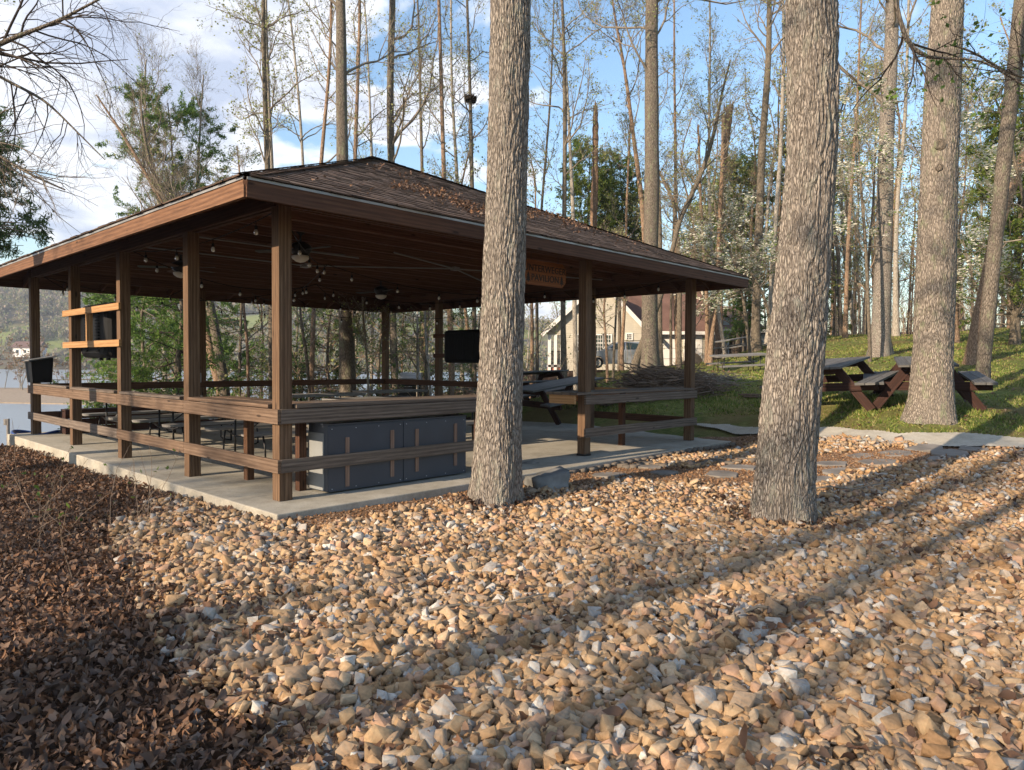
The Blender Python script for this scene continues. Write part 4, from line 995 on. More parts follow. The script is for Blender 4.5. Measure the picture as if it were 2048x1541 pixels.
def litter():
    rs = np.random.RandomState(21)
    P_leaf = [(-.3, 1.0)]+gl+[tuple(pv(-.42, -.3)[:2]), tuple(pv(-.42, 9.6)[:2]), tuple(pv(-.6, 11)[:2]), (-14, 14), (-14, 4), (-4, 0)]
    X, Y = scatter(P_leaf, .027, rs, .7); k = in_view(X, Y, 700) & ~_sl(X, Y) & (np.hypot(X, Y) < 11+rs.rand(len(X))*6); X = X[k]; Y = Y[k]
    n = len(X); Z = gz(X, Y)+rs.uniform(.0, .05, n)+(vnoise(X*5, Y*5, 6))*.04
    print('leaves', n); leaves('leaf_litter', X, Y, Z, .014, .040, rs, 'brown dead leaf litter covering the bank left of the gravel', .8)
    # on the gravel: clumps
    X, Y = scatter(P_grav, .09, rs, .2); k = in_view(X, Y, 120) & ~_sl(X, Y); X = X[k]; Y = Y[k]
    cl = vnoise(X*2.3, Y*2.3, 6)*.6+vnoise(X*7, Y*7, 7)*.4; k = ((cl > .57) & (rs.rand(len(X)) < .75)) | (rs.rand(len(X)) < .03); X = X[k]; Y = Y[k]
    leaves('fallen_leaves', X, Y, gz(X, Y)+.05+rs.rand(len(X))*.03, .022, .05, rs, 'scattered reddish brown leaves caught in the gravel bed', .6)
    X = []; Y = []
    for c, rad in TR: n_ = 260; an = rs.uniform(0, 6.28, n_); rr = rad*.8+np.abs(rs.normal(0, .13, n_)); X.append(c[0]+np.cos(an)*rr); Y.append(c[1]+np.sin(an)*rr)
    X = np.concatenate(X); Y = np.concatenate(Y); leaves('trunk_leaves', X, Y, gz(X, Y)+.05+rs.rand(len(X))*.04, .02, .045, rs, 'dead leaves collected round the feet of the two near trunks', .6)
    # on the lawn
    X = rs.uniform(-1, 22, 5200); Y = rs.uniform(11, 30, 5200); a, b = topav(X, Y); k = (a > 10.4) | (b > 10.5) | (b < -1); k &= (Y > 9.5) & ~pip(X, Y, P_path) & ~pip(X, Y, P_grav) & ~pip(X, Y, P_mulch); X = X[k]; Y = Y[k]
    leaves('lawn_leaves', X, Y, ZG(X, Y)+.03, .02, .05, rs, 'dead leaves strewn over the sloping lawn', .3)
    # drift on the front roof slope
    q0 = pv(*eav[0], ET); q1 = pv(*eav[1], ET); q2 = pv(*rid0, RT); nn = np.cross(q1-q0, q2-q0); nn /= np.linalg.norm(nn); nn = nn if nn[2] > 0 else -nn
    def onroof(px, py): r = ray(px, py); return C0+r*((q0-C0)@nn)/(r@nn)
    P = []
    for line, m_, sp in (([(795, 376), (850, 388), (905, 405), (945, 424), (985, 445), (1040, 436), (1090, 428), (1130, 440), (1165, 462)], 1300, 7), ([(745, 340), (800, 350), (860, 362)], 60, 6), ([(560, 345), (980, 470)], 70, 30), ([(1060, 420), (1300, 500)], 120, 12)):
        line = np.array(line, float); t_ = rs.rand(m_)*(len(line)-1); i_ = np.minimum(t_.astype(int), len(line)-2); f_ = (t_-i_)[:, None]; xy = line[i_]*(1-f_)+line[i_+1]*f_+rs.normal(0, 1, (m_, 2))*[sp*1.6, sp*(.6+.5*(vnoise(t_*3, t_*0, 2)))[0]]
        P += [onroof(x, y)+nn*(.03+.05*rs.rand()) for x, y in xy]
    P = np.array(P); a, b = topav(P[:, 0], P[:, 1]); P = P[(b > -OV+.05) & (b+OV < a+OV-.1) & (b < PW-a) & (b < PW/2-.1)]
    leaves('roof_leaves', P[:, 0], P[:, 1], P[:, 2], .013, .035, rs, 'drift of brown dead leaves lying on the front roof slope', .5)
litter()
def lawn():
    rs = np.random.RandomState(9); n = 230000; d = 9.6+24*rs.rand(n)**1.4; u = rs.uniform(-.32, .82, n); X = u*d*1.0; Y = d
    a, b = topav(X, Y); k = ((a > 10.3) | (b > 10.6) | (b < -.9)) & ~pip(X, Y, P_path) & ~pip(X, Y, P_mulch) & ~pip(X, Y, P_grav) & (Y > 9.5) & ~((X < 3) & (Y > 24)); X = X[k]; Y = Y[k]
    den = vnoise(X*.8, Y*.8, 5)*.6+vnoise(X*3, Y*3, 6)*.4; k = den > .30+rs.rand(len(X))*.25; X = X[k]; Y = Y[k]; n = len(X)
    Z = ZG(X, Y)-.01; P = np.stack([X, Y, Z], 1); an = rs.uniform(0, 6.28, n); w = .006+.0008*Y; h = rs.uniform(.02, .06, n)*(1+.9*(den[k] > .62))
    S_ = np.stack([np.cos(an), np.sin(an), 0*an], 1)*w[:, None]; tip = np.stack([rs.normal(0, .03, n), rs.normal(0, .03, n), h], 1)
    V = np.stack([P-S_, P+S_, P+tip], 1).reshape(-1, 3); F = np.arange(3*n).reshape(-1, 3)
    o = mesh('lawn_grass', V, F, MT['grass']); tag(o, 'short patchy spring grass on the rising lawn', 'grass', None, 'stuff')
lawn()
MT['brush'] = plain('brush_sticks', (.15, .105, .075), .9, var=.4)
# ------------------------------------------------------------------ brush pile, stump, board stack, dock post, kayak
def sticks(name, label, cat, c, rx, ry, h, n, r, L, mat, seed, main=0.):
    rs = np.random.RandomState(seed); a = main+rs.normal(0, .5, n); el = rs.normal(0, .2, n); l = L*rs.uniform(.5, 1.1, n)
    x = c[0]+rs.normal(0, rx*.45, n); y = c[1]+rs.normal(0, ry*.45, n); z = ZG(x, y)+.03+h*rs.rand(n)*np.exp(-((x-c[0])/rx)**2*1.5)
    D = np.stack([np.cos(a)*np.cos(el), np.sin(a)*np.cos(el), np.sin(el)], 1); s_ = np.linspace(-.5, .5, 5)
    P = np.stack([x, y, z], 1)[:, None]+D[:, None]*(s_[None, :, None]*l[:, None, None])+rs.normal(0, .05, (n, 5, 3)); P[..., 2] = np.maximum(P[..., 2], ZG(P[..., 0].ravel(), P[..., 1].ravel()).reshape(n, 5)+.01)
    Rr = r*rs.uniform(.4, 1.3, (n, 1))*np.linspace(1.1, .5, 5); V, F = tubes(P, Rr, 5); o = mesh(name, V, F, mat, loc=(c[0], c[1], zg(c[0], c[1]))); return tag(o, label, cat)
c = at(1330, 790, 18.2); sticks('brush_pile', 'heap of cut branches and twigs on the lawn behind the right counter', 'brush pile', c, 1.2, .7, .62, 520, .013, 1.5, MT['brush'], 5)
c = at(1405, 785, 19.2); sticks('brush_pile', 'loose grey sticks spread right of the far right corner post', 'brush pile', c, 1.2, .7, .14, 110, .014, 1.1, MT['twig'], 6)
def log(name, label, p0, p1, r0, r1):
    t = thing(name, label, 'log', p0); m = MB(); p0 = np.array(p0); p1 = np.array(p1)
    P = [p0+(p1-p0)*s_+np.array([0, 0, .03*math.sin(5*s_)]) for s_ in np.linspace(0, 1, 8)]; m.tube(P, np.linspace(r0, r1, 8), 14, False); m.build('bark', MT['bark_warm'], t, smooth=True)
    m = MB(); d = (p0-p1)/np.linalg.norm(p1-p0); m.tube([p0, p0+d*.02], r0*.97, 14); m.build('cut_end', MT['cut'], t)
p0 = at(1392, 712, 31); p0[2] = zg(p0[0], p0[1])+.33; p1 = at(1335, 735, 33); p1[2] = zg(p1[0], p1[1])+.12; log('fallen_log', 'thick fallen log with cut end lying beside the garage on the lawn edge', p0, p1, .32, .2)
def board_stack():
    c = at(1524, 782, 17.0); c[2] = zg(c[0], c[1]); t = thing('board_stack', 'small stack of reddish boards on the grass left of the leaning trunk', 'boards', c)
    for k in range(4):
        m = MB(); q = c+np.array([.12*(k % 2)-.06, .16*(k-1.5), .03+.035*(k//2)]); m.beam(q-[.42, -.1, 0], q+[.42, .1, .0], .15, .03); m.build('board', MT['redstain'] if k % 2 else MT['rail'], t, bevel=.003)
board_stack()
def dock_post():
    p = at(16, 880, 26); q = at(16, 838, 26); t = thing('mooring_post', 'grey metal post standing in the lake at the left edge', 'post', (p[0], p[1], LAKE))
    m = MB(); m.tube([(p[0], p[1], LAKE-1), q], .055, 10); m.build('pole', MT['flag'], t, smooth=True)
    m = MB(); m.box(q+[-.08, -.02, -.12], (.09, .09, .22)); m.build('cleat_box', MT['flag'], t, bevel=.01)
dock_post()
def kayak():
    c = at(72, 885, 14.0); c[2] = -.10; t = thing('plastic_tub', 'blue rimmed tub behind the far left corner of the slab', 'tub', c); m = MB(); K = 24
    P = [c+np.array([.42*math.cos(a), .30*math.sin(a), .10+.04*math.cos(a*2)]) for a in np.linspace(0, 2*math.pi, K+1)]; m.tube(P, .022, 8, False); m.build('rim', MT['blue'], t, smooth=True)
    m = MB()
    for i in range(K): m.poly([P[i]-[0, 0, .01], P[i+1]-[0, 0, .01], c+(P[i+1]-c)*[.8, .8, 0]-[0, 0, .15], c+(P[i]-c)*[.8, .8, 0]-[0, 0, .15]])
    m.poly([c+(P[i]-c)*[.8, .8, 0]-[0, 0, .15] for i in range(K)]); m.build('shell', MT['blue'], t)
kayak()
for px, py, px2, py2, lb in [(1620, 995, 1790, 985, 'a'), (860, 1255, 1090, 1220, 'b'), (1500, 1255, 1650, 1230, 'c'), (1340, 1210, 1330, 1260, 'd'), (1230, 1115, 1420, 1105, 'e')]:
    a = ground_at(px, py, 2); b = ground_at(px2, py2, 2); K = 9; P = [a+(b-a)*s_+np.array([random.uniform(-.03, .03), random.uniform(-.03, .03), .09+.02*math.sin(9*s_)]) for s_ in np.linspace(0, 1, K)]
    m = MB(); m.tube(P, np.linspace(.011, .004, K), 6)
    for j in (3, 5): m.tube([P[j], P[j]+np.array([random.uniform(-.1, .1), random.uniform(0, .15), .04])], [.005, .002], 5)
    o = m.build('fallen_twig', MT['twig'], loc=a)
    tag(o, {'a': 'thin twig on the gravel right behind the leaning trunk', 'b': 'thin dark twig on the gravel left of centre', 'c': 'bent twig on the gravel right of centre foreground', 'd': 'short twig on the gravel in the middle foreground', 'e': 'thin twig on the gravel below the leaning trunk'}[lb], 'twig')
# ------------------------------------------------------------------ branches and trees
def nrm_(v): return v/(np.linalg.norm(v, axis=-1, keepdims=True)+1e-9)
def spawn(P, R, cnt, t0, t1, l0, l1, ang, up, rs, m=5, wig=.16, rk=.55, tip=.25, rmin=.0015, tw=1.):
    """children for every polyline in P. cnt = children per parent"""
    N, M_, _ = P.shape; k = np.repeat(np.arange(N), cnt); n = len(k)
    if n == 0: return np.zeros((0, m, 3)), np.zeros((0, m))
    t = t0+(t1-t0)*rs.rand(n)**tw; f = t*(M_-1); i = np.minimum(f.astype(int), M_-2); f = f-i
    p = P[k, i]*(1-f)[:, None]+P[k, i+1]*f[:, None]; r = (R[k, i]*(1-f)+R[k, i+1]*f)
    T = nrm_(P[k, i+1]-P[k, i]); q = rs.normal(size=(n, 3)); q = nrm_(q-T*(q*T).sum(1, keepdims=True))
    a = R_(ang)*rs.uniform(.65, 1.3, n)[:, None]; D = nrm_(np.cos(a)*T+np.sin(a)*q)
    Ls = rs.uniform(l0, l1, n)*(1.15-.75*t)
    out = np.zeros((n, m, 3)); out[:, 0] = p; st = (Ls/(m-1))[:, None]
    for j in range(1, m):
        D = nrm_(D+rs.normal(0, wig, (n, 3))+np.array([0, 0, up])); out[:, j] = out[:, j-1]+D*st
    r0 = np.maximum(np.minimum(r*rk, r0cap(Ls)), rmin); Rr = r0[:, None]*np.linspace(1, tip, m)
    return out, Rr
def r0cap(L): return .004+.011*L
def join(parts, k=4):
    Vs, Fs, b = [], [], 0
    for (P, Rr, kk) in parts:
        if not len(P): continue
        V, F = tubes(P, Rr, kk); Vs.append(V); Fs.append(F+b); b += len(V)
    return np.concatenate(Vs), np.concatenate(Fs)
def quads(pos, w, h, rs, flat=0.):
    """random little leaf quads"""
    n = len(pos); A = rs.normal(size=(n, 3)); A[:, 2] *= (1-flat); A = nrm_(A); B = rs.normal(size=(n, 3)); B[:, 2] *= (1-flat); B = nrm_(B-A*(A*B).sum(1, keepdims=True))
    s_ = rs.uniform(.6, 1.3, (n, 1)); A = A*s_*w/2; B = B*s_*h/2
    V = np.stack([pos-B, pos+A-B*.1, pos+B, pos-A-B*.1], 1).reshape(-1, 3); return V, np.arange(4*n).reshape(-1, 4)
def along(P, n, rs, t0=.2):
    k = rs.randint(0, len(P), n); t = (t0+(1-t0)*rs.rand(n))*(P.shape[1]-1); i = np.minimum(t.astype(int), P.shape[1]-2); f = (t-i)[:, None]
    return P[k, i]*(1-f)+P[k, i+1]*f
def smooth_path(pts, rad, m):
    pts = np.array(pts, float); rad = np.array(rad, float); s_ = np.r_[0, np.cumsum(np.linalg.norm(np.diff(pts, axis=0), axis=1))]; u = np.linspace(0, s_[-1], m)
    P = np.stack([np.interp(u, s_, pts[:, i]) for i in range(3)], 1); r = np.interp(u, s_, rad)
    for _ in range(2): P[1:-1] = (P[:-2]+2*P[1:-1]+P[2:])/4
    return P, r
def img_path(pts, d, base_ground=True, extra=None):
    """pts [(px,py,width_px)] bottom to top at camera depth d (or per-point 4th value)"""
    P = []; R = []
    for q in pts:
        dd = q[3] if len(q) > 3 else d; P.append(at(q[0], q[1], dd)); R.append(q[2]/2/CF*dd)
    return P, R
def trunk_tube(P, r, k, name, mat, parent, disp=0., bsc=38., seed=0, flare=0., m=None, flute=0.):
    """smooth trunk; optional mesh-level bark relief"""
    P, r = smooth_path(P, r, m or max(8, len(P)*3))
    n = len(P); th = np.arange(k)*2*math.pi/k
    T = nrm_(np.gradient(P, axis=0)); A = nrm_(np.cross(T, [0, 1., 0])); B = np.cross(T, A)
    s_ = np.r_[0, np.cumsum(np.linalg.norm(np.diff(P, axis=0), axis=1))]
    rs = np.random.RandomState(seed); ph = rs.uniform(0, 6.28, 5)
    rr = np.repeat(r[:, None], k, 1)
    fl = flare*np.exp(-s_/.24)[:, None]; lob = 1+.5*np.sin(th*3+ph[0])+.4*np.sin(th*5+ph[1])
    rr = rr*(1+fl*lob); rr = rr*(1+flute*np.sin(th*4+ph[2]+s_[:, None]*.3)+flute*np.sin(s_[:, None]*2.1+th*2+ph[3]))
    if disp:
        u = th*r.mean(); D = np.zeros((n, k))
        sc = bsc
        for i in range(n):
            z = s_[i]
            for j in range(k):
                x = math.cos(th[j])*r.mean(); y = math.sin(th[j])*r.mean()
                w = mnoise.noise_vector((x*7+seed, y*7, z*2.2))
                v = mnoise.noise((x*sc+w[0]*1.6+seed*3, y*sc+w[1]*1.6, z*3.0+w[2]*.6)); v2 = mnoise.noise((x*sc*2.1+w[1]*2, y*sc*2.1+seed, z*9.+w[0]))
                D[i, j] = min(abs(v)*2.2, .8)*.8+abs(v2)*.35
        rr = rr+disp*(D-.45)
    V = P[:, None]+rr[..., None]*(A[:, None]*np.cos(th)[None, :, None]+B[:, None]*np.sin(th)[None, :, None]); V = V.reshape(-1, 3)
    i, j = np.meshgrid(np.arange(n-1), np.arange(k), indexing='ij'); j2 = (j+1) % k; F = np.stack([i*k+j, i*k+j2, (i+1)*k+j2, (i+1)*k+j], -1).reshape(-1, 4)
    return mesh(name, V, F, mat, parent, smooth=True)
def bare_tree(label, pts, d, seed, mat='barkm', twig='twig', top=9., branch_from=.35, nb=16, L=3.2, buds=2600, group=None, k=10, tw=1, name='bare_tree', forks=0, lv3=5, budmat='bud', up=.10, ang=52, extend=True, budsize=.05, flare=.28):
    rw = random.Random(seed); pts = [pts[0]]+[(q[0]+rw.uniform(-3.5, 3.5),)+tuple(q[1:]) for q in pts[1:]]
    P, R = img_path(pts, d)
    P = [np.array(p) for p in P]
    b = P[0].copy(); g = zg(b[0], b[1]); 
    if b[2] > g-.1: P.insert(0, np.array([b[0]+(b[0]-P[1][0])*.0, b[1], g-.25])); R.insert(0, R[0]*1.08)
    else: P[0][2] = g-.15
    if extend:
        t = P[-1]-P[-2]; t = t/np.linalg.norm(t); t = nrm_(t+np.array([0, 0, .6]))
        for s_ in (.33, .66, 1.): P.append(P[-1]+t*top/3+np.array([random.uniform(-.2, .2), random.uniform(-.2, .2), 0])); R.append(R[-1]*(.75 if s_ < 1 else .3))
    T = thing(name, label, 'tree', (P[0][0], P[0][1], g), group)
    trunk_tube(P, R, k, 'trunk', MT[mat], T, seed=seed, flare=flare, m=26, flute=.03)
    tree_crown(T, P, R, seed, twig, branch_from, nb, L, buds, lv3, budmat, up, ang, tw, budsize)
    return T
def tree_crown(T, P, R, seed, twig, branch_from, nb, L, buds, lv3, budmat, up, ang, tw, budsize=.05, lv4=4):
    rs = np.random.RandomState(seed); Pm, Rm = smooth_path(P, R, 16)
    p1, r1 = spawn(Pm[None], Rm[None], nb, branch_from, .98, L*.7, L*1.4, ang, up, rs, 9, .21, .45, .22, rmin=.01)
    p2, r2 = spawn(p1, r1, 7, .2, .98, L*.25, L*.55, 42, up*.9, rs, 6, .22, .6, .25, rmin=.004)
    p3, r3 = spawn(p2, r2, lv3, .15, 1., L*.09, L*.24, 40, up*.6, rs, 4, .2, .6, .35, rmin=.0028)
    p4, r4 = spawn(p3, r3, lv4, .3, 1., L*.05, L*.12, 38, up*.4, rs, 3, .2, .7, .5, rmin=.0022)
    parts = [(p1, r1, 6), (p2, r2, 4), (p3, r3, 3), (p4, r4, 3)]
    V, F = join(parts); mesh('branches', V, F, MT[twig], T, smooth=True)
    if buds:
        V, F = quads(along(p4, buds, rs, .6)+rs.normal(0, .015, (buds, 3)), budsize, budsize*1.2, rs); mesh('foliage', V, F, MT[budmat], T)
def conifer(label, px, py_base, d, py_top, seed, name='conifer', mat='pine', w=1.0, t0=.05, nb=70, dens=9000, droop=-.02, twig='twig', trunkw=.12, group=None, leaf=(.05, .16), brmat='barkm', base=None, ang=80, lean=0.):
    P0 = at(px, py_base, d) if base is None else np.array(base, float); g = zg(P0[0], P0[1]); P0[2] = g
    top = at(px+lean, py_top, d)[2]; H_ = top-g
    if base is not None: H_ = py_top
    P = [P0+[0, 0, -.2]]+[P0+np.array([random.uniform(-.05, .05)*i+lean/CF*d*i/6, random.uniform(-.05, .05)*i, H_*i/6]) for i in range(1, 7)]; R = list(np.linspace(trunkw, .02, 7))
    T = thing(name, label, 'tree', (P0[0], P0[1], g), group); trunk_tube(P, R, 8, 'trunk', MT[brmat], T, seed=seed, m=14, flare=.3)
    rs = np.random.RandomState(seed); Pm, Rm = smooth_path(P, R, 16)
    p1, r1 = spawn(Pm[None], Rm[None], nb, t0, .99, H_*.22*w, H_*.36*w, ang, droop, rs, 6, .10, .4, .3, rmin=.006)
    p2, r2 = spawn(p1, r1, 6, .2, 1., H_*.045*w+.1, H_*.10*w+.2, 50, .0, rs, 4, .15, .5, .3, rmin=.0035)
    V, F = join([(p1, r1, 4), (p2, r2, 3)]); mesh('branches', V, F, MT[twig], T, smooth=True)
    pos = along(p2, dens, rs, .2)+rs.normal(0, .045, (dens, 3)); V, F = quads(pos, leaf[0], leaf[1], rs, .25); mesh('foliage', V, F, MT[mat], T)
    return T
# three big foreground oaks with real bark relief
def big_oak(label, pts, d, seed, mat, disp, k, m, nb=10, flare=.3):
    P, R = img_path(pts, d); P = [np.array(p) for p in P]; g = zg(P[0][0], P[0][1]); P[0][2] = g-.12
    T = thing('oak_tree', label, 'tree', (P[0][0], P[0][1], g))
    s0 = P[-1].copy(); t = nrm_(P[-1]-P[-2])
    trunk_tube(P, R, k, 'trunk', MT[mat], T, disp=disp, bsc=42 if seed != 7 else 30, seed=seed, flare=flare, m=m, flute=.018)
    P2 = [s0-t*.05]+[s0+t*h+np.array([.25*math.sin(h*.5+seed), .2*math.cos(h*.4), 0]) for h in (2, 4, 6, 8, 10.)]; R2 = [R[-1]*q for q in (1., .93, .82, .65, .45, .1)]
    trunk_tube(P2, R2, 16, 'upper_trunk', MT['oak' if mat == 'oak' else 'oakd'], T, seed=seed, m=16)
    tree_crown(T, P2, R2, seed, 'twig', .3, nb, 4.5, 2500, 4, 'bud', .05, 60, 1)
    return T
big_oak('large grey trunk standing in front of the pavilion at the edge of the gravel', [(988, 1040, 104), (990, 1000, 100), (995, 900, 93), (1003, 700, 84), (1011, 450, 80), (1018, 200, 79), (1021, 0, 78), (1024, -160, 77)], 7.55, 3, 'oak', .025, 260, 760)
big_oak('big pale leaning trunk rising from the gravel right of centre', [(1562, 1060, 112), (1566, 1000, 112), (1577, 850, 108), (1596, 650, 100), (1611, 480, 96), (1622, 330, 92), (1626, 230, 93), (1624, 100, 94), (1622, 0, 92), (1620, -160, 90)], 6.85, 7, 'oak', .034, 260, 760)
big_oak('large straight grey trunk on the grass in front of the right picnic table', [(1857, 850, 92), (1862, 800, 80), (1866, 700, 72), (1873, 500, 68), (1880, 300, 65), (1888, 120, 60), (1896, 0, 56), (1904, -140, 54)], 11.8, 12, 'oaklit', .024, 150, 520, flare=.14)
def knot(tree, px, py, d, r, seed):
    T_ = [o for o in bpy.data.objects if o.name == tree][0]; c = at(px, py, d); f = nrm_(C0-c); f[2] = 0; f = nrm_(f); sx_ = np.cross([0, 0, 1.], f); m = MB(); rs = np.random.RandomState(seed); K = 14
    rings = []
    for rr, h in ((1.5, -.3), (1.25, .12), (.95, .32), (.6, .12), (.25, -.1)): rings.append([c+(sx_*math.cos(a)*.8+np.array([0, 0, 1.])*math.sin(a))*r*rr*(1+.1*rs.randn())+f*h*r*.6 for a in np.linspace(0, 2*math.pi, K, endpoint=False)])
    for r0, r1 in zip(rings, rings[1:]):
        for i in range(K): j = (i+1) % K; m.poly([r0[i], r0[j], r1[j], r1[i]])
    m.poly(rings[-1]); m.build('knot', MT['oakd'], T_, smooth=True)
knot('oak_tree.001', 1634, 322, 6.85-.215, .045, 1); knot('oak_tree.001', 1600, 700, 6.85-.225, .035, 2)
knot('oak_tree.002', 1879, 288, 11.8-.255, .07, 3); knot('oak_tree.002', 1878, 334, 11.8-.265, .045, 4); knot('oak_tree', 1022, 250, 7.55-.20, .035, 5)
